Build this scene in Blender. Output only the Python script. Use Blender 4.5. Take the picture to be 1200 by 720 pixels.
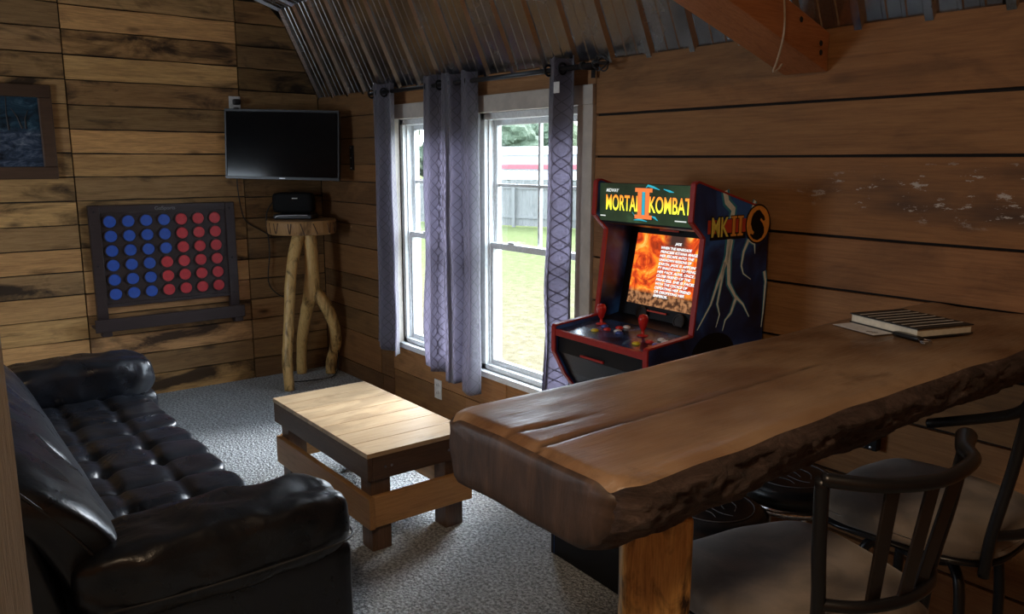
import bpy, bmesh, math, random
from mathutils import Vector, Matrix, noise
random.seed(7)
S = bpy.context.scene
for o in list(bpy.data.objects): bpy.data.objects.remove(o)
PI = math.pi
COL = S.collection
# ------------------------------------------------------------------ camera
cam = bpy.data.cameras.new('camera'); co = bpy.data.objects.new('camera', cam); COL.objects.link(co)
cam.sensor_width = 36; cam.lens = 940.64/1200*36; cam.clip_start = .02; cam.clip_end = 600
YAW, PITCH, ROLL = 0.909015, -0.18094, 0.0011
f = Vector((-math.sin(YAW)*math.cos(PITCH), math.cos(YAW)*math.cos(PITCH), math.sin(PITCH)))
r = f.cross(Vector((0,0,1))).normalized(); u = r.cross(f)
r2 = r*math.cos(ROLL)+u*math.sin(ROLL); u2 = -r*math.sin(ROLL)+u*math.cos(ROLL)
m = Matrix((r2, u2, -f)).transposed().to_4x4(); m.translation = Vector((5.75,-2.645,1.6))
co.matrix_world = m; S.camera = co
# ------------------------------------------------------------------ sky, lights, exposure
W = bpy.data.worlds.new('sky'); S.world = W; W.use_nodes = True
bg = W.node_tree.nodes['Background']; bg.inputs[0].default_value = (.74,.87,1,1); bg.inputs[1].default_value = 10.0
def area(name, loc, rot, sx, sy, power, col, portal=False):
    l = bpy.data.lights.new(name,'AREA'); l.shape='RECTANGLE'; l.size=sx; l.size_y=sy; l.energy=power; l.color=col
    o = bpy.data.objects.new(name,l); COL.objects.link(o); o.location=loc; o.rotation_euler=rot
    if portal: l.cycles.is_portal=True
    return o
area('window_portal',(2.01,.16,1.13),(-PI/2,0,0),1.75,1.46,1,(1,1,1),True)
sun = bpy.data.lights.new('sun','SUN'); sun.energy=17; sun.angle=math.radians(45); sun.color=(.93,.96,1)
so = bpy.data.objects.new('sun',sun); COL.objects.link(so)
so.rotation_euler = Vector((-.15,1,.62)).to_track_quat('Z','Y').to_euler()      # hazy high sky in front of the windows
area('ceiling_lamp_light',(5.6,-3.0,2.86),(0,0,0),.5,.5,28,(1,.72,.46))
S.view_settings.view_transform='Standard'; S.view_settings.look='None'; S.view_settings.exposure=.42; S.view_settings.gamma=1
# ------------------------------------------------------------------ helpers
MATS={}
def nt(name):
    m=bpy.data.materials.new(name); m.use_nodes=True; t=m.node_tree; b=t.nodes['Principled BSDF']; MATS[name]=m
    return m,t,b
def N(t,ty,**k):
    n=t.nodes.new(ty)
    for a,v in k.items():
        if a.startswith('i_'):
            key=a[2:]; key=int(key) if key.isdigit() else key
            n.inputs[key].default_value=v
        else: setattr(n,a,v)
    return n
def L(t,a,b): t.links.new(a,b)
def ramp(t,fac,stops,interp='LINEAR'):
    n=t.nodes.new('ShaderNodeValToRGB'); L(t,fac,n.inputs[0]); e=n.color_ramp.elements; n.color_ramp.interpolation=interp
    while len(e)<len(stops): e.new(.5)
    for i,(p,c) in enumerate(stops): e[i].position=p; e[i].color=(c,c,c,1) if isinstance(c,(int,float)) else (*c,1)
    return n.outputs[0]
def mix(t,fac,a,b,mode='MIX'):
    n=t.nodes.new('ShaderNodeMix'); n.data_type='RGBA'; n.blend_type=mode
    for k,v in ((0,fac),(6,a),(7,b)):
        if hasattr(v,'is_linked'): L(t,v,n.inputs[k])
        else: n.inputs[k].default_value = v if k==0 else ((*v,1) if len(v)==3 else v)
    return n.outputs[2]
def math_(t,op,a,b=None,c=None):
    n=t.nodes.new('ShaderNodeMath'); n.operation=op
    for i,v in enumerate((a,b,c)):
        if v is None: continue
        if isinstance(v,(int,float)): n.inputs[i].default_value=v
        else: L(t,v,n.inputs[i])
    return n.outputs[0]
def bump(t,b,h,strength,dist=.01):
    n=N(t,'ShaderNodeBump'); n.inputs['Strength'].default_value=strength; n.inputs['Distance'].default_value=dist
    L(t,h,n.inputs['Height']); L(t,n.outputs[0],b.inputs['Normal'])
def plain(name,col,rough=.5,metal=0,emit=None,es=1,bumps=0,bscale=60,spec=None,coat=0):
    m,t,b=nt(name); b.inputs['Base Color'].default_value=(*col,1); b.inputs['Roughness'].default_value=rough; b.inputs['Metallic'].default_value=metal
    if spec is not None: b.inputs['Specular IOR Level'].default_value=spec
    if coat: b.inputs['Coat Weight'].default_value=coat
    tc=N(t,'ShaderNodeTexCoord'); nz=N(t,'ShaderNodeTexNoise',i_Scale=bscale,i_Detail=3.); L(t,tc.outputs['Object'],nz.inputs['Vector'])
    if emit is None:
        L(t,mix(t,ramp(t,nz.outputs[0],[(.3,0.),(.7,1.)]),tuple(c*.88 for c in col),tuple(min(1,c*1.08) for c in col)),b.inputs['Base Color'])
    else:
        b.inputs['Emission Color'].default_value=(*emit,1); b.inputs['Emission Strength'].default_value=es
    if bumps: bump(t,b,nz.outputs[0],bumps,.004)
    return m
def wood(name,dark,mid,light,gs=1.,stain=.5,rough=.6,bmp=.3,saw=0.,knots=.0,coat=0,useobj=True,axis='X',flat=.55,sts=1.):
    """board material: grain along local X, own offset and tone for every object"""
    m,t,b=nt(name); tc=N(t,'ShaderNodeTexCoord'); oi=N(t,'ShaderNodeObjectInfo')
    off=N(t,'ShaderNodeVectorMath',operation='MULTIPLY_ADD'); L(t,oi.outputs['Random'],off.inputs[0]); off.inputs[1].default_value=(41.,17.,29.); L(t,tc.outputs['Object'],off.inputs[2])
    def mp(s):
        n=N(t,'ShaderNodeMapping'); n.inputs['Scale'].default_value=s if axis=='X' else (s[1],s[2],s[0]) if axis=='Z' else (s[1],s[0],s[2]); L(t,off.outputs[0],n.inputs[0]); return n.outputs[0]
    g=N(t,'ShaderNodeTexNoise',i_Scale=2.2*gs,i_Detail=7.,i_Roughness=.6,i_Distortion=1.2); L(t,mp((1.,10.,10.)),g.inputs['Vector'])
    fg=N(t,'ShaderNodeTexNoise',i_Scale=14.*gs,i_Detail=4.,i_Roughness=.7); L(t,mp((.6,12.,12.)),fg.inputs['Vector'])
    base=ramp(t,g.outputs[0],[(.25,dark),(.45,mid),(.62,light),(.8,mid)])
    base=mix(t,flat,base,mid); base=mix(t,.28,base,ramp(t,fg.outputs[0],[(.35,dark),(.6,light)]))
    st=N(t,'ShaderNodeTexNoise',i_Scale=2.3*sts,i_Detail=7.,i_Roughness=.62,i_Distortion=.7); L(t,mp((.9,2.4,2.4)),st.inputs['Vector'])
    th=math_(t,'MULTIPLY_ADD',oi.outputs['Random'],-.22,.64)
    sf=math_(t,'MULTIPLY',ramp(t,math_(t,'SUBTRACT',st.outputs[0],th),[(0.,0.),(.16,1.)]),stain)
    base=mix(t,sf,base,tuple(c*.22 for c in dark))
    if knots:
        v=N(t,'ShaderNodeTexVoronoi',i_Scale=2.1); L(t,mp((1.,2.6,2.6)),v.inputs['Vector'])
        kf=math_(t,'MULTIPLY',ramp(t,v.outputs['Distance'],[(.03,1.),(.13,0.)]),knots)
        base=mix(t,kf,base,tuple(c*.3 for c in dark))
    if useobj: base=mix(t,1.,base,oi.outputs['Color'],'MULTIPLY')
    L(t,base,b.inputs['Base Color']); b.inputs['Roughness'].default_value=rough
    b.inputs['Specular IOR Level'].default_value=.35
    if coat: b.inputs['Coat Weight'].default_value=coat; b.inputs['Coat Roughness'].default_value=.25
    h=math_(t,'ADD',fg.outputs[0],math_(t,'MULTIPLY',g.outputs[0],.6))
    if saw:
        w=N(t,'ShaderNodeTexNoise',i_Scale=60.,i_Detail=2.); L(t,mp((1.,.05,.05)),w.inputs['Vector']); h=math_(t,'ADD',h,math_(t,'MULTIPLY',w.outputs[0],saw))
    bump(t,b,h,bmp,.006)
    return m
pallet=wood('pallet_wood',(.11,.050,.021),(.36,.190,.074),(.61,.355,.150),stain=.95,knots=.8,rough=.62,bmp=.35)
rough_board=wood('rough_sawn_board',(.15,.066,.025),(.32,.150,.056),(.43,.215,.086),gs=.7,stain=.35,knots=.35,rough=.65,bmp=.35,saw=.5)
peeled=rough_board.copy(); peeled.name='peeled_paint_board'
def _peel():
    t=peeled.node_tree; b=t.nodes['Principled BSDF']; src=b.inputs['Base Color'].links[0].from_socket
    tc=N(t,'ShaderNodeTexCoord'); sp=N(t,'ShaderNodeSeparateXYZ'); L(t,tc.outputs['Object'],sp.inputs[0])
    mp=N(t,'ShaderNodeMapping'); mp.inputs['Scale'].default_value=(1.,1.,3.); L(t,tc.outputs['Object'],mp.inputs[0])
    n=N(t,'ShaderNodeTexNoise',i_Scale=11.,i_Detail=8.,i_Roughness=.75); L(t,mp.outputs[0],n.inputs['Vector'])
    n2=N(t,'ShaderNodeTexNoise',i_Scale=2.2,i_Detail=4.); L(t,mp.outputs[0],n2.inputs['Vector'])
    dx=math_(t,'DIVIDE',math_(t,'ADD',sp.outputs[0],.25),.75); dz_=math_(t,'DIVIDE',math_(t,'SUBTRACT',sp.outputs[2],.02),.11)
    rr=math_(t,'ADD',math_(t,'MULTIPLY',dx,dx),math_(t,'MULTIPLY',dz_,dz_)); core=ramp(t,rr,[(.35,1.),(1.,0.)])
    dark=math_(t,'MULTIPLY',core,ramp(t,n2.outputs[0],[(.4,.2),(.6,.85)])); c=mix(t,dark,src,(.055,.03,.018))
    fl=math_(t,'MULTIPLY',core,ramp(t,math_(t,'ADD',n.outputs[0],math_(t,'MULTIPLY',n2.outputs[0],.25)),[(.70,0.),(.73,1.)]))
    L(t,mix(t,fl,c,(.50,.45,.40)),b.inputs['Base Color'])
_peel()
back_mat=plain('dark_backing',(.02,.014,.01),.9)
pine=wood('pine_plank',(.26,.16,.09),(.44,.31,.185),(.54,.41,.27),gs=.9,sts=1.8,stain=.35,knots=.9,rough=.38,bmp=.12,coat=.2)
pine_rail=wood('pine_rail',(.22,.10,.035),(.46,.24,.09),(.56,.32,.13),stain=.4,knots=.5,rough=.5,bmp=.2)
stained=wood('dark_stained_wood',(.035,.02,.012),(.085,.05,.03),(.13,.075,.045),stain=.5,rough=.45,bmp=.25)
stained_v=wood('dark_stained_post',(.035,.02,.012),(.085,.05,.03),(.13,.075,.045),stain=.5,rough=.45,bmp=.25,axis='Z')
beam_mat=wood('timber_beam_wood',(.26,.085,.03),(.52,.19,.07),(.64,.27,.11),gs=.8,stain=.45,knots=.5,rough=.55,bmp=.3,axis='Y')
log_mat=wood('peeled_log',(.30,.16,.045),(.70,.44,.15),(.80,.56,.23),gs=1.6,flat=.2,sts=3.,stain=.9,rough=.4,bmp=.2,axis='Z',coat=.2)
slice_side=wood('log_slice_side',(.13,.06,.025),(.42,.23,.085),(.52,.31,.13),gs=2.4,stain=1.,rough=.4,bmp=.3,axis='Z')
leg_mat=wood('bar_leg_wood',(.11,.035,.008),(.60,.31,.085),(.72,.42,.13),gs=2.4,flat=.0,sts=3.6,stain=1.,knots=.9,rough=.4,bmp=.2,axis='Z',coat=.2)
post_mat=wood('rough_post_wood',(.17,.14,.11),(.31,.26,.20),(.40,.34,.27),gs=1.2,stain=.4,rough=.8,bmp=.5,axis='Z')
frame_wood=wood('brown_frame_wood',(.05,.025,.014),(.085,.045,.026),(.11,.06,.035),stain=.2,rough=.45,bmp=.1)
game_wood=wood('dark_game_wood',(.022,.014,.014),(.04,.026,.025),(.055,.036,.034),stain=.2,rough=.38,bmp=.08)
white_vinyl=plain('white_vinyl',(.74,.77,.78),.4)
trim_mat=plain('cream_trim_paint',(.50,.45,.39),.5,bumps=.05,bscale=20)
plastic_white=plain('white_plastic',(.70,.69,.66),.4)
black_plastic=plain('black_plastic',(.014,.014,.016),.32)
black_gloss=plain('black_glass',(.004,.004,.005),.10,spec=.3); dull_black=plain('dull_black',(.006,.006,.006),.7,spec=.2)
black_metal=plain('black_metal',(.012,.012,.014),.33,.3,spec=.5)
slat_metal=plain('brown_black_slat',(.02,.014,.012),.35,.2)
chrome=plain('chrome',(.75,.75,.77),.12,1.)
steel=plain('brushed_steel',(.5,.5,.52),.3,1.)
silver_trim=plain('silver_trim',(.6,.6,.62),.3,.6)
red_plastic=plain('red_plastic',(.55,.02,.015),.3)
red_trim=plain('red_edge_trim',(.36,.022,.018),.35)
yellow_plastic=plain('yellow_plastic',(.75,.62,.03),.3)
white_btn=plain('pale_button',(.65,.68,.72),.3)
blue_btn=plain('blue_button',(.04,.09,.40),.3)
disc_red=plain('red_disc_paint',(.62,.04,.05),.35)
disc_blue=plain('blue_disc_paint',(.03,.10,.48),.35)
vinyl_black=plain('black_vinyl',(.012,.013,.015),.35,bumps=.1,bscale=120)
paper=plain('white_paper',(.68,.69,.72),.7)
page=plain('page_edges',(.72,.70,.60),.8)
ink=plain('black_print',(.02,.02,.02),.6)
white_print=plain('white_print',(.75,.75,.72),.6)
grey_print=plain('grey_print',(.22,.22,.23),.5)
clear_cord=plain('pale_cord',(.45,.36,.27),.3)
cable_mat=plain('black_cable',(.01,.01,.01),.5)
# leather
def leather():
    m,t,b=nt('black_leather'); b.inputs['Base Color'].default_value=(.009,.011,.016,1)
    tc=N(t,'ShaderNodeTexCoord')
    n1=N(t,'ShaderNodeTexNoise',i_Scale=7.,i_Detail=4.,i_Distortion=.8); L(t,tc.outputs['Object'],n1.inputs['Vector'])
    n2=N(t,'ShaderNodeTexVoronoi',i_Scale=260.); L(t,tc.outputs['Object'],n2.inputs['Vector'])
    L(t,ramp(t,n1.outputs[0],[(.3,.24),(.7,.36)]),b.inputs['Roughness']); b.inputs['Specular IOR Level'].default_value=.6
    bump(t,b,math_(t,'ADD',n1.outputs[0],math_(t,'MULTIPLY',n2.outputs['Distance'],.03)),.35,.02)
    return m
leather=leather()
thread=plain('seam_thread',(.03,.032,.036),.5)
def fabric(name,col,dk):
    m,t,b=nt(name); tc=N(t,'ShaderNodeTexCoord'); n=N(t,'ShaderNodeTexNoise',i_Scale=9.,i_Detail=5.,i_Distortion=.6); L(t,tc.outputs['Object'],n.inputs['Vector'])
    n2=N(t,'ShaderNodeTexNoise',i_Scale=240.,i_Detail=2.); L(t,tc.outputs['Object'],n2.inputs['Vector'])
    L(t,mix(t,ramp(t,n.outputs[0],[(.38,0.),(.62,1.)]),dk,col),b.inputs['Base Color']); b.inputs['Roughness'].default_value=.85
    b.inputs['Sheen Weight'].default_value=.3; bump(t,b,n2.outputs[0],.15,.003); return m
suede=fabric('tan_microsuede',(.20,.155,.115),(.11,.085,.062))
def curtain_mat():
    m,t,b=nt('curtain_fabric'); uv=N(t,'ShaderNodeUVMap'); uv.uv_map='UVMap'; sp=N(t,'ShaderNodeSeparateXYZ'); L(t,uv.outputs[0],sp.inputs[0])
    U,V=sp.outputs[0],sp.outputs[1]
    s=math_(t,'MULTIPLY',math_(t,'SINE',math_(t,'MULTIPLY',V,2*PI/.26)),.034)
    s2=math_(t,'MULTIPLY',math_(t,'SINE',math_(t,'MULTIPLY_ADD',V,2*PI/.26,1.2)),.034)
    p=.068; lines=None
    for sg,ss in ((1,s),(-1,s),(1,s2),(-1,s2)):
        w=math_(t,'MULTIPLY_ADD',ss,sg,U)
        if ss is s2: w=math_(t,'ADD',w,0.)
        fr=math_(t,'ABSOLUTE',math_(t,'SUBTRACT',math_(t,'FRACT',math_(t,'DIVIDE',w,p)),.5))
        l=math_(t,'LESS_THAN',fr,.030)
        lines=l if lines is None else math_(t,'MAXIMUM',lines,l)
    nz=N(t,'ShaderNodeTexNoise',i_Scale=260.); 
    tc=N(t,'ShaderNodeTexCoord'); L(t,tc.outputs['Object'],nz.inputs['Vector'])
    ccol=mix(t,lines,(.12,.11,.135),(.27,.26,.29)); tcol=mix(t,lines,(.42,.40,.48),(.07,.065,.09))
    L(t,ccol,b.inputs['Base Color']); b.inputs['Roughness'].default_value=.6; b.inputs['Sheen Weight'].default_value=.5
    L(t,math_(t,'MULTIPLY_ADD',lines,-.25,.65),b.inputs['Roughness'])
    tr=N(t,'ShaderNodeBsdfTranslucent'); L(t,tcol,tr.inputs[0])
    ms=N(t,'ShaderNodeMixShader'); ms.inputs[0].default_value=.5; L(t,b.outputs[0],ms.inputs[1]); L(t,tr.outputs[0],ms.inputs[2])
    L(t,ms.outputs[0],t.nodes['Material Output'].inputs[0]); bump(t,b,nz.outputs[0],.1,.002)
    return m
curtain_m=curtain_mat()
def glass_mat():
    m,t,b=nt('window_glass'); tr=N(t,'ShaderNodeBsdfTransparent'); gl=N(t,'ShaderNodeBsdfGlossy',i_Roughness=.02)
    fr=N(t,'ShaderNodeFresnel',i_IOR=1.45); ms=N(t,'ShaderNodeMixShader'); ge=N(t,'ShaderNodeNewGeometry'); L(t,math_(t,'MULTIPLY',fr.outputs[0],math_(t,'SUBTRACT',1.,ge.outputs['Backfacing'])),ms.inputs[0]); L(t,tr.outputs[0],ms.inputs[1]); L(t,gl.outputs[0],ms.inputs[2])
    L(t,ms.outputs[0],t.nodes['Material Output'].inputs[0]); return m
glass_m=glass_mat()
def metal_roof():
    m,t,b=nt('ribbed_metal'); tc=N(t,'ShaderNodeTexCoord'); n=N(t,'ShaderNodeTexNoise',i_Scale=5.,i_Detail=4.); L(t,tc.outputs['Object'],n.inputs['Vector'])
    v=N(t,'ShaderNodeTexVoronoi',i_Scale=90.); L(t,tc.outputs['Object'],v.inputs['Vector'])
    L(t,mix(t,math_(t,'MULTIPLY',v.outputs['Distance'],.5),(.38,.38,.375),(.60,.60,.60)),b.inputs['Base Color'])
    b.inputs['Metallic'].default_value=1.; L(t,ramp(t,n.outputs[0],[(.3,.18),(.7,.30)]),b.inputs['Roughness']); return m
roof_m=metal_roof()
def carpet():
    m,t,b=nt('grey_carpet'); tc=N(t,'ShaderNodeTexCoord')
    n=N(t,'ShaderNodeTexNoise',i_Scale=70.,i_Detail=5.,i_Roughness=.8); n2=N(t,'ShaderNodeTexNoise',i_Scale=9.,i_Detail=4.); v=N(t,'ShaderNodeTexVoronoi',i_Scale=85.)
    for q in (n,n2,v): L(t,tc.outputs['Object'],q.inputs['Vector'])
    c=ramp(t,n.outputs[0],[(.42,(.08,.09,.10)),(.5,(.42,.46,.48)),(.58,(.85,.90,.93))])
    c=mix(t,.25,c,ramp(t,n2.outputs[0],[(.35,(.32,.355,.375)),(.65,(.54,.585,.61))])); L(t,c,b.inputs['Base Color']); b.inputs['Roughness'].default_value=.95; b.inputs['Sheen Weight'].default_value=.2
    bump(t,b,math_(t,'ADD',n.outputs[0],math_(t,'ADD',v.outputs['Distance'],math_(t,'MULTIPLY',n2.outputs[0],.6))),1.,.02); return m
carpet_m=carpet()
def lawn():
    m,t,b=nt('dry_lawn'); tc=N(t,'ShaderNodeTexCoord'); sp=N(t,'ShaderNodeSeparateXYZ'); L(t,tc.outputs['Object'],sp.inputs[0])
    n=N(t,'ShaderNodeTexNoise',i_Scale=.55,i_Detail=8.,i_Roughness=.7); n2=N(t,'ShaderNodeTexNoise',i_Scale=5.,i_Detail=5.,i_Roughness=.8)
    for q in (n,n2): L(t,tc.outputs['Object'],q.inputs['Vector'])
    far=ramp(t,math_(t,'ADD',math_(t,'MULTIPLY',sp.outputs[1],.06),math_(t,'MULTIPLY',n.outputs[0],.5)),[(.50,0.),(.95,1.)])
    dry=ramp(t,n2.outputs[0],[(.3,(.055,.045,.024)),(.5,(.085,.073,.048)),(.72,(.125,.112,.08))])
    gr=ramp(t,n2.outputs[0],[(.3,(.045,.055,.022)),(.7,(.09,.105,.05))])
    L(t,mix(t,far,dry,gr),b.inputs['Base Color']); b.inputs['Roughness'].default_value=1.; b.inputs['Specular IOR Level'].default_value=0; bump(t,b,n2.outputs[0],.6,.05); return m
lawn_m=lawn()
def leaves(name,a,c):
    m,t,b=nt(name); tc=N(t,'ShaderNodeTexCoord'); n=N(t,'ShaderNodeTexNoise',i_Scale=1.6,i_Detail=6.,i_Roughness=.8); L(t,tc.outputs['Object'],n.inputs['Vector'])
    L(t,ramp(t,n.outputs[0],[(.35,a),(.65,c)]),b.inputs['Base Color']); b.inputs['Roughness'].default_value=.9; bump(t,b,n.outputs[0],1.,.4); return m
leaf1=leaves('leaf_green',(.03,.055,.03),(.09,.12,.075)); leaf2=leaves('leaf_pale',(.05,.07,.03),(.12,.14,.085))
fence_m=wood('weathered_fence',(.065,.068,.066),(.105,.107,.102),(.14,.14,.135),gs=.6,stain=.2,rough=.9,bmp=.2,axis='Z')
barn_white=plain('white_sheet_metal',(.30,.31,.32),.5); barn_red=plain('red_fascia',(.20,.035,.045),.5)
bark_tree=plain('tree_bark',(.12,.09,.07),.9,bumps=.5)

def link(o,parent=None,label=None,cat=None,group=None,kind=None):
    COL.objects.link(o)
    if parent is not None: o.parent=parent
    for k,v in (('label',label),('category',cat),('group',group),('kind',kind)):
        if v: o[k]=v
    return o
def empty(name,loc,rz=0,label=None,cat=None,group=None,kind=None):
    o=bpy.data.objects.new(name,None); o.empty_display_size=.1; o.location=loc; o.rotation_euler=(0,0,rz)
    return link(o,None,label,cat,group,kind)
def obj(name,bm,mats,parent=None,smooth=False,loc=None,rot=None,bevel=0,sub=0,**k):
    bm.normal_update()
    me=bpy.data.meshes.new(name); bm.to_mesh(me); bm.free()
    for mm in (mats if isinstance(mats,(list,tuple)) else [mats]): me.materials.append(mm)
    if smooth: me.polygons.foreach_set('use_smooth',[True]*len(me.polygons))
    o=bpy.data.objects.new(name,me)
    if loc is not None: o.location=loc
    if rot is not None: o.rotation_euler=rot
    link(o,parent,**k)
    if bevel:
        md=o.modifiers.new('bevel','BEVEL'); md.width=bevel; md.segments=2; md.limit_method='ANGLE'; md.harden_normals=False
    if sub: md=o.modifiers.new('sub','SUBSURF'); md.levels=sub; md.render_levels=sub
    return o
def bx(bm,x0,x1,y0,y1,z0,z1,mat=0):
    vs=[bm.verts.new((x,y,z)) for x in (x0,x1) for y in (y0,y1) for z in (z0,z1)]
    for q in ((0,1,3,2),(4,6,7,5),(0,4,5,1),(2,3,7,6),(0,2,6,4),(1,5,7,3)):
        fc=bm.faces.new([vs[i] for i in q]); fc.material_index=mat
    return bm
def box(x0,x1,y0,y1,z0,z1): return bx(bmesh.new(),x0,x1,y0,y1,z0,z1)
def prism(bm,pts,h,axis='z',base=0,mat=0):
    """pts 2D outline, extruded from base to base+h along axis"""
    def P(a,b,c): return {'z':(a,b,c),'x':(c,a,b),'y':(a,c,b)}[axis]
    lo=[bm.verts.new(P(a,b,base)) for a,b in pts]; hi=[bm.verts.new(P(a,b,base+h)) for a,b in pts]; n=len(pts)
    fs=[bm.faces.new(lo[::-1]),bm.faces.new(hi)]+[bm.faces.new((lo[i],lo[(i+1)%n],hi[(i+1)%n],hi[i])) for i in range(n)]
    for q in fs: q.material_index=mat
    bmesh.ops.recalc_face_normals(bm,faces=fs)
    return bm
def tube(bm,pts,rad,seg=10,cap=True,mat=0):
    pts=[Vector(p) for p in pts]; rs=rad if isinstance(rad,(list,tuple)) else [rad]*len(pts)
    rings=[]; up=Vector((0,0,1))
    t0=(pts[1]-pts[0]).normalized(); 
    if abs(t0.dot(up))>.95: up=Vector((0,1,0))
    nrm=(up-t0*up.dot(t0)).normalized()
    for i,p in enumerate(pts):
        a=pts[max(i-1,0)]; b=pts[min(i+1,len(pts)-1)]; t=(b-a).normalized()
        nrm=(nrm-t*nrm.dot(t)).normalized(); bn=t.cross(nrm)
        rings.append([bm.verts.new(p+(nrm*math.cos(2*PI*k/seg)+bn*math.sin(2*PI*k/seg))*rs[i]) for k in range(seg)])
    fs=[]
    for a,b in zip(rings,rings[1:]):
        for k in range(seg): fs.append(bm.faces.new((a[k],a[(k+1)%seg],b[(k+1)%seg],b[k])))
    if cap: fs+=[bm.faces.new(rings[0][::-1]),bm.faces.new(rings[-1])]
    for q in fs: q.material_index=mat
    return bm
def smooth_path(pts,n=6):
    pts=[Vector(p) for p in pts]; out=[]
    for i in range(len(pts)-1):
        p0=pts[max(i-1,0)];p1=pts[i];p2=pts[i+1];p3=pts[min(i+2,len(pts)-1)]
        for k in range(n):
            t=k/n; out.append(.5*((2*p1)+(-p0+p2)*t+(2*p0-5*p1+4*p2-p3)*t*t+(-p0+3*p1-3*p2+p3)*t**3))
    out.append(pts[-1]); return out
def lathe(bm,prof,seg=32,cx=0,cy=0,mat=0):
    rings=[]
    for r_,z in prof:
        rings.append([bm.verts.new((cx+r_*math.cos(2*PI*k/seg),cy+r_*math.sin(2*PI*k/seg),z)) for k in range(seg)] if r_>1e-6 else [bm.verts.new((cx,cy,z))])
    for a,b in zip(rings,rings[1:]):
        for k in range(seg):
            k2=(k+1)%seg
            if len(a)==1 and len(b)==1: continue
            if len(a)==1: fc=bm.faces.new((a[0],b[k2],b[k]))
            elif len(b)==1: fc=bm.faces.new((a[k],a[k2],b[0]))
            else: fc=bm.faces.new((a[k],a[k2],b[k2],b[k]))
            fc.material_index=mat
    bmesh.ops.recalc_face_normals(bm,faces=bm.faces[:])
    return bm
def softbox(sx,sy,sz,e=.35,n=28,fn=None):
    """rounded cushion centred on origin (superellipsoid-like grid cube)"""
    bm=bmesh.new(); bmesh.ops.create_cube(bm,size=2); bmesh.ops.subdivide_edges(bm,edges=bm.edges[:],cuts=n,use_grid_fill=True)
    for v in bm.verts:
        p=v.co.copy(); q=(abs(p.x)**(2/e)+abs(p.y)**(2/e)+abs(p.z)**(2/e))**(e/2)
        p=p/q; v.co=Vector((p.x*sx/2,p.y*sy/2,p.z*sz/2))
        if fn: v.co=fn(v.co)
    return bm
def board(name,length,height,thick,mat,parent,loc,rot=(0,0,0),tone=1.,jit=.0012,cutL=0,cutR=0,segs=6,skew=0):
    """plank centred on its own origin: X along, Z high, face at -Y ; cutL/cutR slant the ends (top shift)"""
    bm=bmesh.new(); rings=[]
    for i in range(segs+1):
        t=i/segs; x=(t-.5)*length; e0=random.uniform(-jit,jit); e1=random.uniform(-jit,jit); w=random.uniform(-.0008,.0008)
        sl=cutL*(1-t)-cutR*t
        rings.append([bm.verts.new(c) for c in ((x,-thick/2+w,-height/2+e0),(x+sl,-thick/2+w,height/2+e1),(x+sl,thick/2,height/2+e1),(x,thick/2,-height/2+e0))])
    for a,b in zip(rings,rings[1:]):
        for k in range(4): bm.faces.new((a[k],b[k],b[(k+1)%4],a[(k+1)%4]))
    bm.faces.new(rings[0]); bm.faces.new(rings[-1][::-1])
    bmesh.ops.recalc_face_normals(bm,faces=bm.faces[:])
    o=obj(name,bm,mat,parent,loc=loc,rot=rot)
    c=tone if isinstance(tone,tuple) else (tone,)*3
    o.color=(*c,1); return o
FONTS={}
def text(name,s,size,mat,parent,loc,rot,depth=.0008,align='LEFT',sx=1.,shear=0.,bold=0.,**k):
    cu=bpy.data.curves.new(name,'FONT'); cu.body=s; cu.size=size; cu.extrude=depth; cu.align_x=align; cu.shear=shear; cu.offset=bold
    tmp=bpy.data.objects.new('tmp',cu); COL.objects.link(tmp)
    dg=bpy.context.evaluated_depsgraph_get(); me=bpy.data.meshes.new_from_object(tmp.evaluated_get(dg)); bpy.data.objects.remove(tmp)
    me.name=name; me.materials.clear(); me.materials.append(mat)
    for v in me.vertices: v.co.x*=sx
    o=bpy.data.objects.new(name,me); o.location=loc; o.rotation_euler=rot; return link(o,parent,**k)
# ------------------------------------------------------------------ room shell
RX=7.0; RY=-4.4; TE=2.07            # right wall, rear wall, eave height
BRK=(-.27,2.65); RIDGE=(-2.2,3.30)
gable=[(.022,0.0),(.022,TE),BRK,RIDGE,(RY-BRK[0],BRK[1]),(RY,TE),(RY,0)]
bm=box(-.15,RX+.1,RY-.15,.16,-.06,0); obj('floor',bm,carpet_m,kind='structure')
bm=prism(bmesh.new(),gable,-.06,'x',-.022); wl=obj('wall_left',bm,back_mat,kind='structure')
bm=prism(bmesh.new(),gable,.06,'x',RX); obj('wall_right',bm,rough_board,kind='structure')
WX0,WX1,WZ0,WZ1=1.14,2.88,.40,1.855
bm=bmesh.new()
for a in ((-.1,WX0,0,TE),(WX1,RX+.06,0,TE),(WX0,WX1,0,WZ0),(WX0,WX1,WZ1,TE)): bx(bm,a[0],a[1],.022,.16,a[2],a[3])
wb=obj('wall_back',bm,back_mat,kind='structure')
# rear wall (behind the camera) with its own window opening
bm=bmesh.new()
for a in ((-.1,1.5,0,TE),(2.5,RX+.06,0,TE),(1.5,2.5,0,1.0),(1.5,2.5,1.9,TE)): bx(bm,a[0],a[1],RY-.12,RY,a[2],a[3])
obj('wall_front',bm,rough_board,kind='structure')
area('rear_window_portal',(2.0,RY-.14,1.45),(PI/2,0,0),1.0,.9,1,(1,1,1),True)
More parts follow.
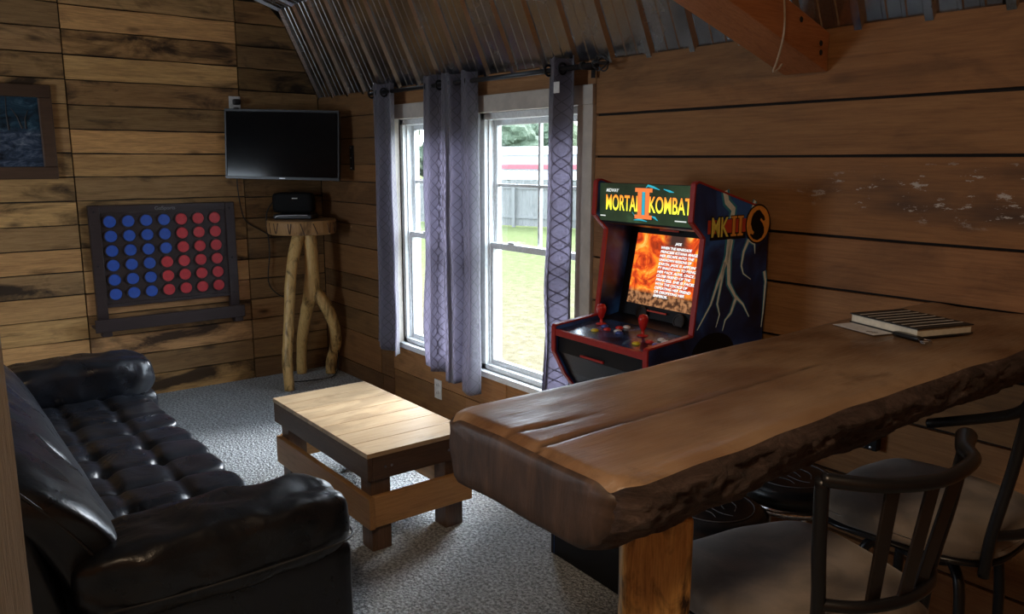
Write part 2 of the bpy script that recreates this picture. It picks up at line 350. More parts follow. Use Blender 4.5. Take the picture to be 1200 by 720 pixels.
# ceiling: backing + ribbed sheets as pieces
def roof_bm():
    bm=bmesh.new(); pr=[(.12,TE+.02-.12*-2.148*-1),(BRK[0],BRK[1]),RIDGE,(RY-BRK[0],BRK[1]),(RY-.12,TE-.24)]
    o_=[(y*1.0,z+.05) for y,z in pr]
    poly=[(y,z+.03) for y,z in pr]+[(y,z+.08) for y,z in pr[::-1]]
    return prism(bm,poly,RX+.2,'x',-.1)
ceil=obj('ceiling',roof_bm(),back_mat,kind='structure')
RIBP=.235
def sheet(p0,p1,x0,w,name='roof_sheet'):
    """ribbed sheet from (y,z) p0 to p1 ; ribs hang to the room side"""
    d=Vector((0,p1[0]-p0[0],p1[1]-p0[1])); Ls=d.length; d.normalize(); n=Vector((1,0,0)).cross(d)
    if n.z>0: n=-n
    prof=[]; nr=round(w/RIBP)
    for i in range(nr):
        c=i*RIBP+.03
        prof+= [(c-.026,0),(c-.013,.019),(c+.013,.019),(c+.026,0)]
        for s in (.088,.152): prof+=[(c+s-.010,0),(c+s-.006,.004),(c+s+.006,.004),(c+s+.010,0)]
    prof.append((w-.0005,0))
    bm=bmesh.new(); vs=[]
    base=Vector((x0,p0[0],p0[1]))
    for x,h in prof:
        a=base+Vector((x,0,0))+n*h; vs.append((bm.verts.new(a),bm.verts.new(a+d*Ls)))
    for (a,b),(c,e) in zip(vs,vs[1:]): bm.faces.new((a,c,e,b))
    o=obj(name,bm,roof_m,ceil); md=o.modifiers.new('thick','SOLIDIFY'); md.thickness=.0008; md.offset=0
    return o
ns=8; wsh=RIBP*4
for i in range(ns):
    x0=-.02+i*wsh
    sheet((.02,TE-.03),BRK,x0,wsh); sheet(BRK,RIDGE,x0,wsh); sheet(RIDGE,(RY-BRK[0],BRK[1]),x0,wsh); sheet((RY-BRK[0],BRK[1]),(RY-.02,TE-.03),x0,wsh)
# pallet boards on the TV wall
def ylimit(z):      # y of the sloping roof line at height z
    if z<=TE: return 0.
    if z<=BRK[1]: return (z-TE)/(BRK[1]-TE)*BRK[0]
    return BRK[0]+(z-BRK[1])/(RIDGE[1]-BRK[1])*(RIDGE[0]-BRK[0])
def tonep(y,lo=.6,hi=1.5):
    v=random.uniform(lo,hi); return (v*random.uniform(.95,1.06),v,v*random.uniform(.86,1.02))
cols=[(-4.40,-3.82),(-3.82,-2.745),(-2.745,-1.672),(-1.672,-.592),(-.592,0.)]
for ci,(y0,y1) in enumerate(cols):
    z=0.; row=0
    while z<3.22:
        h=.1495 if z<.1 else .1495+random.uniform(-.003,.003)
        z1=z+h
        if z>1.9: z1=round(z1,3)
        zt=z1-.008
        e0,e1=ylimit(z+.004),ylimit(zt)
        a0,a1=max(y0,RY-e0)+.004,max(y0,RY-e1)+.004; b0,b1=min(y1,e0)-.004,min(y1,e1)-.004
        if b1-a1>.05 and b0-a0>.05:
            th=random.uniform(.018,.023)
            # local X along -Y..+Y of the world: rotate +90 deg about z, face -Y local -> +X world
            Lb=b0-a0; board('plank',Lb,zt-z,th,pallet,wl,(-.0215+th/2+.0005,(a0+b0)/2,(z+zt)/2),(0,0,PI/2),tone=tonep(y0) if ci!=4 else tonep(y0,.42,.75),cutL=a1-a0,cutR=b0-b1,jit=.0022)  # column beside the corner toned darker: corner shade put into board colour
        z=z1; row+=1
# rough boards on the window wall
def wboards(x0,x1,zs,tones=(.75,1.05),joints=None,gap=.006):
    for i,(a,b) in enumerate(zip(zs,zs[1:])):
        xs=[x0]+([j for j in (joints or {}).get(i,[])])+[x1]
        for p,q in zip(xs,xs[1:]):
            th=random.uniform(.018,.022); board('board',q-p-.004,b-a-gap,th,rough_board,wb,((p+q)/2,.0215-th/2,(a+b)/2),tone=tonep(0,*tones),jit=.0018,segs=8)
            if a==1.336 and b==1.616: wb.children[-1].data.materials[0]=peeled
wboards(0,1.04,[.0,.12,.36,.53,.66,.78,.99,1.15,1.30,1.45,1.57,1.75,1.90,2.055],(.45,.65),{0:[.88],1:[.86]})  # boards from corner to window toned darker, the corner's shade in their colour
wboards(2.98,RX,[.0,.25,.48,.728,.94,1.148,1.336,1.616,1.807,2.055],(.8,1.0),{0:[5.4],3:[4.9],8:[5.9]},gap=.011)
wboards(1.04,2.98,[0,.193,.368],(.85,1.1),{0:[1.9],1:[2.3]})
wboards(1.04,2.98,[1.945,2.055],(.9,1.0),{0:[2.92]})
# window: trim, sill, frame, sashes
wn=empty('window_1',(0,0,0),kind='structure')
for nm,a in (('head_casing',(1.04,2.98,-.02,.022,WZ1,1.945)),('side_casing',(WX1-.005,2.98,-.018,.022,WZ0-.035,WZ1)),('side_casing',(1.04,WX0+.005,-.018,.022,WZ0-.035,WZ1)),('sill',(1.04,2.98,-.012,.16,WZ0-.035,WZ0)),('mullion',(1.99,2.03,-.002,.155,WZ0,WZ1))):
    obj(nm,box(*a),trim_mat if 'casing' in nm else white_vinyl,wn,bevel=.003)
for x0,x1 in ((WX0,1.99),(2.03,WX1)):
    bm=bmesh.new()
    bx(bm,x0,x0+.035,.03,.15,WZ0,WZ1); bx(bm,x1-.035,x1,.03,.15,WZ0,WZ1); bx(bm,x0,x1,.03,.15,WZ0,WZ0+.03); bx(bm,x0,x1,.03,.15,WZ1-.035,WZ1)
    bx(bm,x0+.035,x0+.045,.055,.07,WZ0+.03,WZ1-.035); bx(bm,x0+.035,x0+.045,.095,.105,WZ0+.03,WZ1-.035)
    obj('window_frame',bm,white_vinyl,wn,bevel=.002)
    for nm,zz0,zz1,yy0,yy1 in (('upper_sash',1.10,WZ1-.03,.098,.125),('lower_sash',WZ0+.025,1.14,.066,.094)):
        a,b=x0+.032,x1-.032; bm=bmesh.new(); rail=.035
        bx(bm,a,a+.03,yy0,yy1,zz0,zz1); bx(bm,b-.03,b,yy0,yy1,zz0,zz1); bx(bm,a+.03,b-.03,yy0,yy1,zz0,zz0+rail); bx(bm,a+.03,b-.03,yy0,yy1,zz1-rail,zz1)
        s=obj(nm,bm,white_vinyl,wn,bevel=.002)
        obj('pane',box(a+.03,b-.03,(yy0+yy1)/2-.002,(yy0+yy1)/2+.002,zz0+rail,zz1-rail),glass_m,s)
        if nm=='upper_sash':
            bm=bmesh.new(); mx=(a+b)/2; mz=(zz0+zz1)/2
            bx(bm,mx-.008,mx+.008,yy0+.004,yy1-.004,zz0+rail,zz1-rail); bx(bm,a+.03,mx-.008,yy0+.004,yy1-.004,mz-.008,mz+.008); bx(bm,mx+.008,b-.03,yy0+.004,yy1-.004,mz-.008,mz+.008)
            obj('muntin',bm,white_vinyl,s)
        else:
            mx=(a+b)/2
            for dx in (-.2,.2): obj('sash_lock',box(mx+dx-.03,mx+dx+.03,.068,.092,1.14,1.152),white_vinyl,s,bevel=.003)
# ------------------------------------------------------------------ outdoors
bm=box(-140,60,.2,160,-1.1,-1.0); obj('lawn_ground',bm,lawn_m,kind='structure')
A=Vector((-27.5,13.5,0)); B=Vector((-14.1,19.3,0)); A2=A-(B-A)*.25; B2=B+(B-A)*.2
fen=empty('wooden_fence',(A2.x,A2.y,-1.0),math.atan2((B2-A2).y,(B2-A2).x),label='weathered grey board fence across the far side of the lawn',cat='fence')
LF=(B2-A2).length; bm=bmesh.new(); x=0
while x<LF:
    h=1.82+random.uniform(-.03,.03); bx(bm,x,x+.135,0,.02,.05,h); x+=.145
obj('pickets',bm,fence_m,fen,kind='stuff')
for zz in (.35,1.5): obj('rail',box(0,LF,-.05,-.001,zz,zz+.09),fence_m,fen)
x=.5
while x<LF: obj('post',box(x,x+.11,-.16,-.052,0,1.75),fence_m,fen); x+=2.4
sh=empty('storage_shed',(-30.5,22.5,-1.0),math.atan2(3.2,6.3),label='long white metal shed with a red stripe behind the fence',cat='shed')
obj('wall',box(0,24,0,6,0,2.9),barn_white,sh); obj('fascia',box(-.1,24.1,-.12,-.005,2.15,2.38),barn_red,sh)
bm=bmesh.new()
for i in range(80): bx(bm,i*.3,i*.3+.3,-1.6,-.13,0,.04); 
for v in bm.verts: v.co.z+= 2.0+(v.co.y+.13)*.25
for i in range(80):
    pts=[(i*.3+.1,0),(i*.3+.2,0),(i*.3+.18,.05),(i*.3+.12,.05)]
    vs=[bm.verts.new((px,yy,2.04+(yy+.13)*.25+pz)) for yy in (-1.6,-.13) for px,pz in pts]
    for k in range(4): bm.faces.new((vs[k],vs[(k+1)%4],vs[4+(k+1)%4],vs[4+k]))
    bm.faces.new(vs[:4]); bm.faces.new(vs[4:])
obj('roof',bm,barn_white,sh)
obj('upper_roof',prism(bmesh.new(),[(-.3,2.9),(3,3.35),(6.3,2.9)],24.4,'x',-.2),barn_white,sh)
def tree(loc,h,w,mat,label,group):
    t=empty('leafy_tree',loc,random.uniform(0,6),label=label,cat='tree',group=group); rnd=random.Random(int(loc[0]*13))
    bm=bmesh.new(); 
    for i in range(22):
        a=rnd.uniform(0,2*PI); rr=rnd.uniform(0,.33)*w; zc=h*rnd.uniform(.22,.86); sz=w*rnd.uniform(.16,.27)*(1.15-zc/h*.45)
        mt=Matrix.Translation((rr*math.cos(a)*(1.3-zc/h),rr*math.sin(a)*(1.3-zc/h),zc)); r=bmesh.ops.create_icosphere(bm,subdivisions=3,radius=sz,matrix=mt)
        for v in r['verts']:
            d=noise.noise(v.co*1.3)*.35+noise.noise(v.co*3.7)*.22; v.co=v.co+(v.co-mt.translation)*d
    obj('crown',bm,mat,t); obj('trunk',tube(bmesh.new(),[(0,0,0),(0,.05,h*.3),(.1,0,h*.6)],[.22,.18,.1],8),bark_tree,t,smooth=True)
lab1='rounded green tree in the far treeline above the shed and fence'; lab2='pale yellow-green tree in the far treeline above the shed and fence'
rt=random.Random(11)
for row in (0,1):
    for i in range(9):
        q=-3+i*5.7+row*2.8; px=-72+.69*q-.72*row*7.5; py=33+.72*q+.69*row*7.5; k=(i*3+row*2)%5<2
        tree((px,py,-1.0),rt.uniform(6.6,7.6)+row*1.4,rt.uniform(6.2,7.0),leaf2 if k else leaf1,lab2 if k else lab1,'pale trees in the treeline' if k else 'green trees in the treeline')
# ------------------------------------------------------------------ curtains
rodo=empty('curtain_rod',(0,-.09,2.02),label='dark metal curtain rod above the windows with a cage finial',cat='curtain rod')
obj('rod',tube(bmesh.new(),[(.98,0,0),(3.07,0,-.004)],.0125,14),black_metal,rodo,smooth=True)
for xx in (1.08,2.985):
    bm=bmesh.new(); bx(bm,xx-.012,xx+.012,.065,.07,-.05,.03); tube(bm,[(xx,.066,-.01),(xx,.02,-.012),(xx,0,-.012)],.006,8); tube(bm,[(xx-.008,0,0),(xx+.008,0,0)],.017,12)
    obj('bracket',bm,black_metal,rodo)
bm=bmesh.new()
for k in range(6):
    a=k*PI/3; tube(bm,smooth_path([(3.07,0,0),(3.095,.035*math.cos(a),.035*math.sin(a)),(3.125,.03*math.cos(a),.03*math.sin(a)),(3.15,0,0)],4),.0035,6)
tube(bm,[(3.06,0,0),(3.075,0,0)],.018,12); obj('finial',bm,black_metal,rodo,smooth=True)
def curtain(name,x0,x1,zt,zb,folds,amp,ph,label,hem=None,bx0=None,bx1=None):
    bx0=x0 if bx0 is None else bx0; bx1=x1 if bx1 is None else bx1
    c=empty(name,((x0+x1)/2,-.09,zb),label=label,cat='curtain',group=None); cx=(x0+x1)/2
    bm=bmesh.new(); uvl=bm.loops.layers.uv.new('UVMap'); NU,NV=120,60; g=[]
    wid=(x1-x0)*1.7
    for j in range(NV+1):
        t=j/NV; row=[]
        for i in range(NU+1):
            s=i/NU; xa=x0+(x1-x0)*s; xb=bx0+(bx1-bx0)*s
            a=amp*(.85+.25*t)*(1+.35*math.sin(s*9+ph)); dy=a*(lambda A:math.sin(A)+.28*math.sin(3*A)+.25*math.sin(2*A+1))(2*PI*folds*s+ph+.25*math.sin(t*3+ph)*t)+.010*noise.noise(Vector((s*5,t*4,ph)))*t*3
            dx=.012*math.sin(4*PI*folds*s+ph)*(.5+t)
            hz=0
            if hem: hz=hem*math.sin(2*PI*folds*.5*s+ph*1.7)
            zz=zt+(zb+hz-zt)*t+.006*math.sin(2*PI*folds*s*2)*(1-t)
            row.append((bm.verts.new((xa*(1-t)+xb*t+dx-cx,dy,zz-zb)),(s*wid,-zz)))
        g.append(row)
    for j in range(NV):
        for i in range(NU):
            q=[g[j][i],g[j+1][i],g[j+1][i+1],g[j][i+1]]; fc=bm.faces.new([a[0] for a in q])
            for lp,a in zip(fc.loops,q): lp[uvl].uv=a[1]
    o=obj('drape',bm,curtain_m,c,smooth=True); md=o.modifiers.new('t','SOLIDIFY'); md.thickness=.0012
    return c
def grommet(c,xw,zw=2.018):
    bm=bmesh.new(); prof=[]; R_,r_=.024,.006
    for i in range(20):
        a=2*PI*i/20
        prof.append([bm.verts.new(((r_*.6*math.sin(2*PI*k/8)),(R_+r_*math.cos(2*PI*k/8))*math.cos(a),(R_+r_*math.cos(2*PI*k/8))*math.sin(a))) for k in range(8)])
    for i in range(20):
        a,b=prof[i],prof[(i+1)%20]
        for k in range(8): bm.faces.new((a[k],a[(k+1)%8],b[(k+1)%8],b[k]))
    obj('grommet',bm,black_metal,c,smooth=True,loc=(xw-c.location.x,0,zw-c.location.z))
c=curtain('patterned_curtain',.95,1.28,2.075,.36,1.6,.040,.4,'grey-violet lattice curtain left of the left window, next to the corner',hem=.02,bx0=.93,bx1=1.29)
for x in (1.00,1.10,1.16): grommet(c,x)
c=curtain('patterned_curtain',1.63,1.92,2.075,.33,1.5,.042,2.6,'left one of the two lattice curtains hanging between the windows',hem=-.03,bx0=1.60,bx1=1.93)
for x in (1.68,1.80): grommet(c,x)
c=curtain('patterned_curtain',1.885,2.13,2.07,.30,1.5,.042,3.6,'right one of the two lattice curtains hanging between the windows',hem=.02,bx0=1.90,bx1=2.15)
for x in (1.93,2.09): grommet(c,x)
c=curtain('patterned_curtain',2.71,2.91,2.07,.36,1.2,.038,.9,'dark lattice curtain with a white tag, right of the right window',hem=.02,bx0=2.67,bx1=2.90)
for x in (2.75,2.85): grommet(c,x)
obj('care_tag',box(2.845-2.81,2.885-2.81,-.050,-.048,1.905-.36,1.955-.36),plastic_white,c)
# ------------------------------------------------------------------ beam
bt=empty('timber_beam',(4.055,.0,1.905),label='orange-brown timber beam slanting down to the right wall under the metal ceiling',cat='beam')
ang=math.atan2(.175,.57); Lb=2.4
bm=bmesh.new(); d=Vector((0,-math.cos(ang),math.sin(ang))); nn=Vector((0,math.sin(ang),math.cos(ang)))
pr=[(-.0,0),( -.035,.150)]
vs=[]
for x in (-.085,.085):
    for L0,h0 in ((.0,0),(Lb,0),(Lb,.15),(-.045,.15)):
        p=d*L0+nn*h0; p.x=x; p.y=min(p.y,-.002); vs.append(bm.verts.new(p))
for q in ((0,1,2,3),(7,6,5,4),(0,4,5,1),(1,5,6,2),(2,6,7,3),(3,7,4,0)): bm.faces.new([vs[i] for i in q])
bmesh.ops.subdivide_edges(bm,edges=bm.edges[:],cuts=6,use_grid_fill=True); 
for v in bm.verts: v.co+=Vector((noise.noise(v.co*9),0,noise.noise(v.co*9+Vector((3,3,3)))))*.004
bmesh.ops.recalc_face_normals(bm,faces=bm.faces[:])
# rotate the grain: local X should run along the beam
ob=obj('timber',bm,beam_mat,bt,bevel=.004); 
beam_mat.node_tree  # grain axis handled below
for yy,zz in ((-.055,1.995),(-.052,1.965),(-.18,2.06)): obj('bolt_hole',lathe(bmesh.new(),[(0,.0015),(.009,.001),(.010,0)],10),ink,bt,loc=(.0868,yy,zz-1.905),rot=(0,PI/2,0))
cd=empty('hanging_cord',(4.17,-.34,1.88),label='thin clear plastic cord dangling from the timber beam',cat='cord')
obj('cord',tube(bmesh.new(),smooth_path([(-.01,.01,.31),(.0,.02,.2),(.0,.025,.12),(0,.0,.04),(0,-.02,0),(0,.005,.008),(0,.025,.025)],6),.0035,8),clear_cord,cd,smooth=True)
# ------------------------------------------------------------------ TV corner
tvc=Vector((.308,-.419,1.702)); rv=Vector((.65,.76,0)).normalized()
tv=empty('television',(tvc.x,tvc.y,tvc.z),math.atan2(rv.y,rv.x),label='black flat-screen television mounted high in the corner',cat='television')
tv.rotation_euler=(math.radians(-3),math.radians(1.2),math.atan2(rv.y,rv.x))
obj('cabinet',box(-.395,.395,-.005,.04,-.235,.235),black_plastic,tv,bevel=.004)
bm=bmesh.new(); 
for a in ((-.40,.40,.222,.238),(-.40,.40,-.238,-.218)): bx(bm,a[0],a[1],-.014,-.004,a[2],a[3])
for a in ((-.40,-.388),(.388,.40)): bx(bm,a[0],a[1],-.014,-.004,-.218,.222)
obj('bezel',bm,black_plastic,tv,bevel=.002); obj('screen',box(-.388,.388,-.009,-.005,-.218,.222),black_gloss,tv)
obj('logo_strip',box(-.02,.02,-.0155,-.0141,-.231,-.226),silver_trim,tv)
bm=bmesh.new(); bx(bm,-.1,.1,.041,.06,-.1,.1); tube(bm,[(0,.06,0),(-.12,.2,0)],.018,8); obj('wall_mount',bm,black_metal,tv)
# log side table in the corner
st=empty('log_side_table',(.28,-.29,0),label='peeled-log pedestal table with round log-slice top in the corner',cat='side table')
bm=bmesh.new(); NSEG=64; out=[]
for k in range(NSEG):
    a=2*PI*k/NSEG; rr=.245*(1+.05*noise.noise(Vector((math.cos(a)*1.6,math.sin(a)*1.6,2.))) +.012*noise.noise(Vector((math.cos(a)*9,math.sin(a)*9,5.)))); out.append((rr*math.cos(a),rr*math.sin(a)))
for i,(zz,sc) in enumerate([(1.085,.96),(1.10,.985),(1.14,1.),(1.17,.99),(1.182,.97)]):
    ring=[bm.verts.new((x*sc,y*sc,zz)) for x,y in out]
    if i: 
        for k in range(NSEG): bm.faces.new((prev[k],prev[(k+1)%NSEG],ring[(k+1)%NSEG],ring[k]))
    else: bm.faces.new(ring[::-1])
    prev=ring
bm.faces.new(prev); obj('table_top',bm,slice_side,st,smooth=False)
rnd=random.Random(3)
for k in range(16):
    a=2*PI*k/16+rnd.uniform(-.08,.08); w_=rnd.uniform(.03,.08); bm=bmesh.new(); pts=[]
    for q in range(7):
        tq=q/6; aa=a+w_*2*(tq-.5); rr=.245*(1+.05*noise.noise(Vector((math.cos(aa)*1.6,math.sin(aa)*1.6,2.))) +.012*noise.noise(Vector((math.cos(aa)*9,math.sin(aa)*9,5.))))-.0005
        zz=1.168-(.070*abs(math.sin(tq*PI)) if k%3 else .075*tq); pts.append((rr*math.cos(aa),rr*math.sin(aa),zz))
    obj('burnt_mark',tube(bm,smooth_path(pts,3),[rnd.uniform(.0025,.005)]*19,6),stained,st,smooth=True)
def log(pts,rads,name='leg'):
    P=smooth_path(pts,6); n=len(P); R_=[]
    for i in range(n):
        q=i/(n-1)*(len(rads)-1); k=min(int(q),len(rads)-2); R_.append((rads[k]*(1-(q-k))+rads[k+1]*(q-k))*(1+.07*noise.noise(P[i]*7)))
    bm=tube(bmesh.new(),P,R_,16); 
    for v in bm.verts: v.co+=Vector((noise.noise(v.co*18),noise.noise(v.co*18+Vector((5,0,0))),0))*.004
    return obj(name,bm,log_mat,st,smooth=True)
log([(.02,-.03,1.09),(.05,-.09,.95),(.10,-.15,.75),(.13,-.19,.45),(.17,-.23,.2),(.20,-.235,0)],[.05,.042,.038,.036,.036,.034])
log([(.05,.03,1.09),(.045,.04,.9),(.03,.035,.66),(-.06,.03,.5),(-.15,.02,.25),(-.20,.03,0)],[.045,.05,.055,.045,.04,.036])
log([(.03,.035,.68),(.06,.12,.56),(.05,.19,.4),(-.0,.225,.25),(-.06,.21,.1),(-.06,.20,0)],[.05,.045,.042,.042,.04,.038])
cb=empty('media_box',(.20,-.30,1.183),.9,label='black media box with a silver front strip on the log table',cat='media player')
obj('case',box(-.14,.14,-.09,.09,.0,.035),black_plastic,cb,bevel=.01)
obj('trim_strip',tube(bmesh.new(),smooth_path([(-.125,-.093,.012),(-.10,-.095,.026),(0,-.096,.030),(.11,-.095,.030)],5),.0035,8),silver_trim,cb,smooth=True)
sb=empty('soundbar',(.13,-.29,1.218),.9,label='black squat box with a small white mark behind the media box',cat='speaker')
obj('case',softbox(.30,.10,.15,.3,8),dull_black,sb,smooth=True,loc=(0,.03,.075)); obj('mark',box(-.02,.02,-.0195,-.0165,.105,.112),white_print,sb,loc=(.02,-.002,0))
# cables
def cable(name,pts,label,r_=.004):
    o=empty(name,pts[0],label=label,cat='cable'); p0=Vector(pts[0]); obj('wire',tube(bmesh.new(),smooth_path([Vector(p)-p0 for p in pts],6),r_,8),cable_mat,o,smooth=True)
cable('power_cable',[(.012,-.645,1.49),(.012,-.645,1.40),(.012,-.63,1.27),(.012,-.60,1.17),(.012,-.50,1.10),(.03,-.42,1.05)],'black cable running down the pallet wall from the television')
cable('power_cable',[(.03,-.40,1.30),(.02,-.45,1.20),(.02,-.44,.95),(.02,-.46,.72),(.02,-.40,.62),(.02,-.3,.57)],'black cable looping behind the log table legs')
cable('power_cable',[(.32,-.10,.50),(.30,-.07,.30),(.30,-.06,.10),(.33,-.12,.006),(.34,-.30,.006),(.30,-.42,.006)],'black cable trailing to the floor beside the log table')
# outlets
def outlet(loc,rz,label,plug=False):
    o=empty('wall_outlet',loc,rz,label=label,cat='outlet'); obj('cover_plate',box(-.04,.04,-.006,0,-.062,.062),plastic_white,o,bevel=.002)
    for zz in (-.026,.026):
        p=obj('socket',lathe(bmesh.new(),[(0,.009),(.016,.009),(.017,.0),(0,0)],16),plastic_white,o,loc=(0,-.001,zz),rot=(PI/2,0,0))
        bm=bmesh.new(); bx(bm,-.008,-.005,-.0105,-.0095,zz-.004,zz+.008); bx(bm,.005,.008,-.0105,-.0095,zz-.004,zz+.008); obj('slots',bm,ink,o)
    if plug:
        obj('plug',softbox(.05,.04,.04,.4,5),black_plastic,o,smooth=True,loc=(.005,-.028,.022)); obj('plug',softbox(.035,.03,.03,.4,5),black_plastic,o,smooth=True,loc=(-.0,-.024,-.03))
outlet((1.60,0.0,.175),0,'white outlet low on the window wall below the curtains')
outlet((0.003,-.628,1.975),PI/2,'white outlet with a black plug above the television',True)
wh=empty('wall_hook_rail',(.53,0,1.615),label='slim black vertical rack on the window wall right of the television',cat='wall rack')
obj('rail',box(-.022,.022,-.014,0,-.085,.085),black_metal,wh,bevel=.002)
for zz in (-.07,0,.07): obj('screw',lathe(bmesh.new(),[(0,.004),(.005,.003),(.006,0)],10),steel,wh,loc=(0,-.014,zz),rot=(PI/2,0,0))
# picture
pc=empty('framed_picture',(.002,-2.10,1.765),PI/2,label='brown wood framed painting of a dark blue waterfall forest on the pallet wall',cat='picture')
PW,PH,FW=.68,.565,.075
for nm,a in (('frame_rail',(-PW/2,PW/2,PH/2-FW,PH/2)),('frame_rail',(-PW/2,PW/2,-PH/2,-PH/2+FW)),('frame_stile',(-PW/2,-PW/2+FW,-PH/2+FW,PH/2-FW)),('frame_stile',(PW/2-FW,PW/2,-PH/2+FW,PH/2-FW))):
    bm=bmesh.new(); bx(bm,a[0],a[1],-.028,0,a[2],a[3]); obj(nm,bm,frame_wood,pc,bevel=.006)
def painting():
    m,t,b=nt('painted_waterfall_scene'); tc=N(t,'ShaderNodeTexCoord'); sp=N(t,'ShaderNodeSeparateXYZ'); L(t,tc.outputs['Object'],sp.inputs[0])
    n=N(t,'ShaderNodeTexNoise',i_Scale=7.,i_Detail=8.,i_Roughness=.7,i_Distortion=1.5); mp=N(t,'ShaderNodeMapping'); mp.inputs['Scale'].default_value=(1.,1.,2.2); L(t,tc.outputs['Object'],mp.inputs[0]); L(t,mp.outputs[0],n.inputs['Vector'])
    low=ramp(t,n.outputs[0],[(.35,(.008,.014,.022)),(.5,(.035,.06,.10)),(.6,(.10,.13,.18)),(.72,(.35,.40,.45))])
    hi=ramp(t,n.outputs[0],[(.35,(.004,.015,.025)),(.55,(.015,.055,.09)),(.75,(.09,.18,.23))])
    f_=ramp(t,math_(t,'ADD',sp.outputs[2],math_(t,'MULTIPLY',n.outputs[0],.06)),[(.02,0.),(.06,1.)])
    L(t,mix(t,f_,low,hi),b.inputs['Base Color']); b.inputs['Roughness'].default_value=.25; return m
obj('canvas',box(-PW/2+FW-.004,PW/2-FW+.004,-.012,-.006,-PH/2+FW-.004,PH/2-FW+.004),painting(),pc)
for pts in ([(.10,-.013,.01),(.095,-.013,.10),(.10,-.013,.21)],[(.17,-.013,.02),(.15,-.013,.09),(.12,-.013,.14)],[(.19,-.013,.02),(.19,-.013,.08),(.21,-.013,.13)],[(-.05,-.013,.0),(-.06,-.013,.21)]):
    obj('painted_tree',tube(bmesh.new(),pts,[.006]+[.004]*(len(pts)-2)+[.002],6),ink,pc)
# four-in-a-row board
fr=empty('four_in_a_row_board',(.004,-1.165,.47),PI/2,label='dark wall-mounted four-in-a-row game of blue and red discs',cat='game board')
GX0,GX1=-.47,.46
fr.location=(.004,-1.155,.47)
for x in (-.465,.40): obj('upright',box(x,x+.065,-.045,0,.03,.84),game_wood,fr,bevel=.004)
obj('top_rail',box(-.40,.40,-.045,0,.79,.84),game_wood,fr,bevel=.003)
# perforated front panel built round the discs
c0,c1=-.345,.325; r0,r1=.26,.735
bm=bmesh.new(); bx(bm,-.40,.40,-.030,-.012,.20,.79); panel=obj('game_panel',bm,game_wood,fr)
for i in range(7):
    for j in range(6):
        x=c0+(c1-c0)*i/6; z=r1-(r1-r0)*j/5
        red = i>3 or (i==3 and j>2)
        bm=lathe(bmesh.new(),[(0,.012),(.034,.012),(.038,.010),(.038,0)],28)
        obj('disc',bm,disc_red if red else disc_blue,fr,loc=(x,-.031,z),rot=(PI/2,0,0))
        bm=bmesh.new(); lathe(bm,[(.039,0),(.039,.014),(.044,.014),(.0445,0)],28); obj('hole_rim',bm,game_wood,fr,loc=(x,-.030,z),rot=(PI/2,0,0),smooth=False)
obj('tray_ledge',box(-.50,.47,-.115,-.0,.05,.065),game_wood,fr,bevel=.003); obj('tray_front',box(-.50,.47,-.13,-.115,.03,.115),game_wood,fr,bevel=.004)
for x in (-.46,.40): obj('foot_block',box(x,x+.06,-.11,-.046,-.005,.049),game_wood,fr,bevel=.004)
obj('lower_rail',box(-.40,.40,-.04,-.008,.175,.20),game_wood,fr,bevel=.002)
text('lettering','GoSports',.034,grey_print,fr,(0,-.046,.802),(PI/2,0,0),align='CENTER')
for x,z in ((-.435,.80),(.43,.80),(-.435,.45),(.43,.45),(.43,.2)): obj('bolt',lathe(bmesh.new(),[(0,.003),(.006,.002),(.007,0)],10),black_metal,fr,loc=(x,-.045,z),rot=(PI/2,0,0))
# ------------------------------------------------------------------ coffee table
ct=empty('coffee_table',(2.495,-.975,0),label='rustic low coffee table with pale pine plank top on the carpet',cat='table')
def T(nm,x0,x1,y0,y1,z0,z1,mat,tone=1.,bev=.003):
    bm=box(-(x1-x0)/2,(x1-x0)/2,-(y1-y0)/2,(y1-y0)/2,-(z1-z0)/2,(z1-z0)/2)
    o=obj(nm,bm,mat,ct,loc=((x0+x1)/2,(y0+y1)/2,(z0+z1)/2),bevel=bev); o.color=(tone,tone,tone,1); return o
xs=[-.495+i*.99/7 for i in range(8)]
for a,b in zip(xs,xs[1:]):
    l=.505; w=b-a-.004
    o=obj('top_plank',box(-l/2,l/2,-w/2,w/2,-.010,.010),pine,ct,loc=((a+b)/2,0,.43),rot=(0,0,PI/2),bevel=.0015); v=random.uniform(.85,1.1); o.color=(v,v,v*.96,1)
T('skirt_board',-.49,.49,-.25,-.228,.32,.419,stained); T('skirt_board',-.49,.49,.228,.25,.32,.419,stained)
def Ty(nm,x0,x1,y0,y1,z0,z1,mat,tone=1.):
    o=obj(nm,box(-(y1-y0)/2,(y1-y0)/2,-(x1-x0)/2,(x1-x0)/2,-(z1-z0)/2,(z1-z0)/2),mat,ct,loc=((x0+x1)/2,(y0+y1)/2,(z0+z1)/2),rot=(0,0,PI/2),bevel=.003); o.color=(tone,tone,tone,1)
Ty('skirt_board',.468,.49,-.227,.227,.32,.419,stained); Ty('skirt_board',-.49,-.468,-.227,.227,.32,.419,stained)
for x in (-.42,.42):
    for y in (-.18,.18):
        T('leg',x-.045,x+.045,y-.045,y+.045,0,.418,stained_v,1.3)
T('rail_board',-.475,.50,-.252,-.226,.115,.25,pine_rail,.8); T('rail_board',-.475,.475,.226,.252,.115,.25,pine_rail,1.)
Ty('rail_board',.466,.488,-.225,.262,.115,.25,pine_rail,1.05); Ty('rail_board',-.488,-.466,-.225,.225,.115,.25,pine_rail,1.3)
for x,z in ((.4925,.37),):
    for y in (-.17,-.14,.14,.17): obj('screw',lathe(bmesh.new(),[(0,.002),(.005,.0015),(.006,0)],8),steel,ct,loc=(.4905,y,.37),rot=(0,PI/2,0))
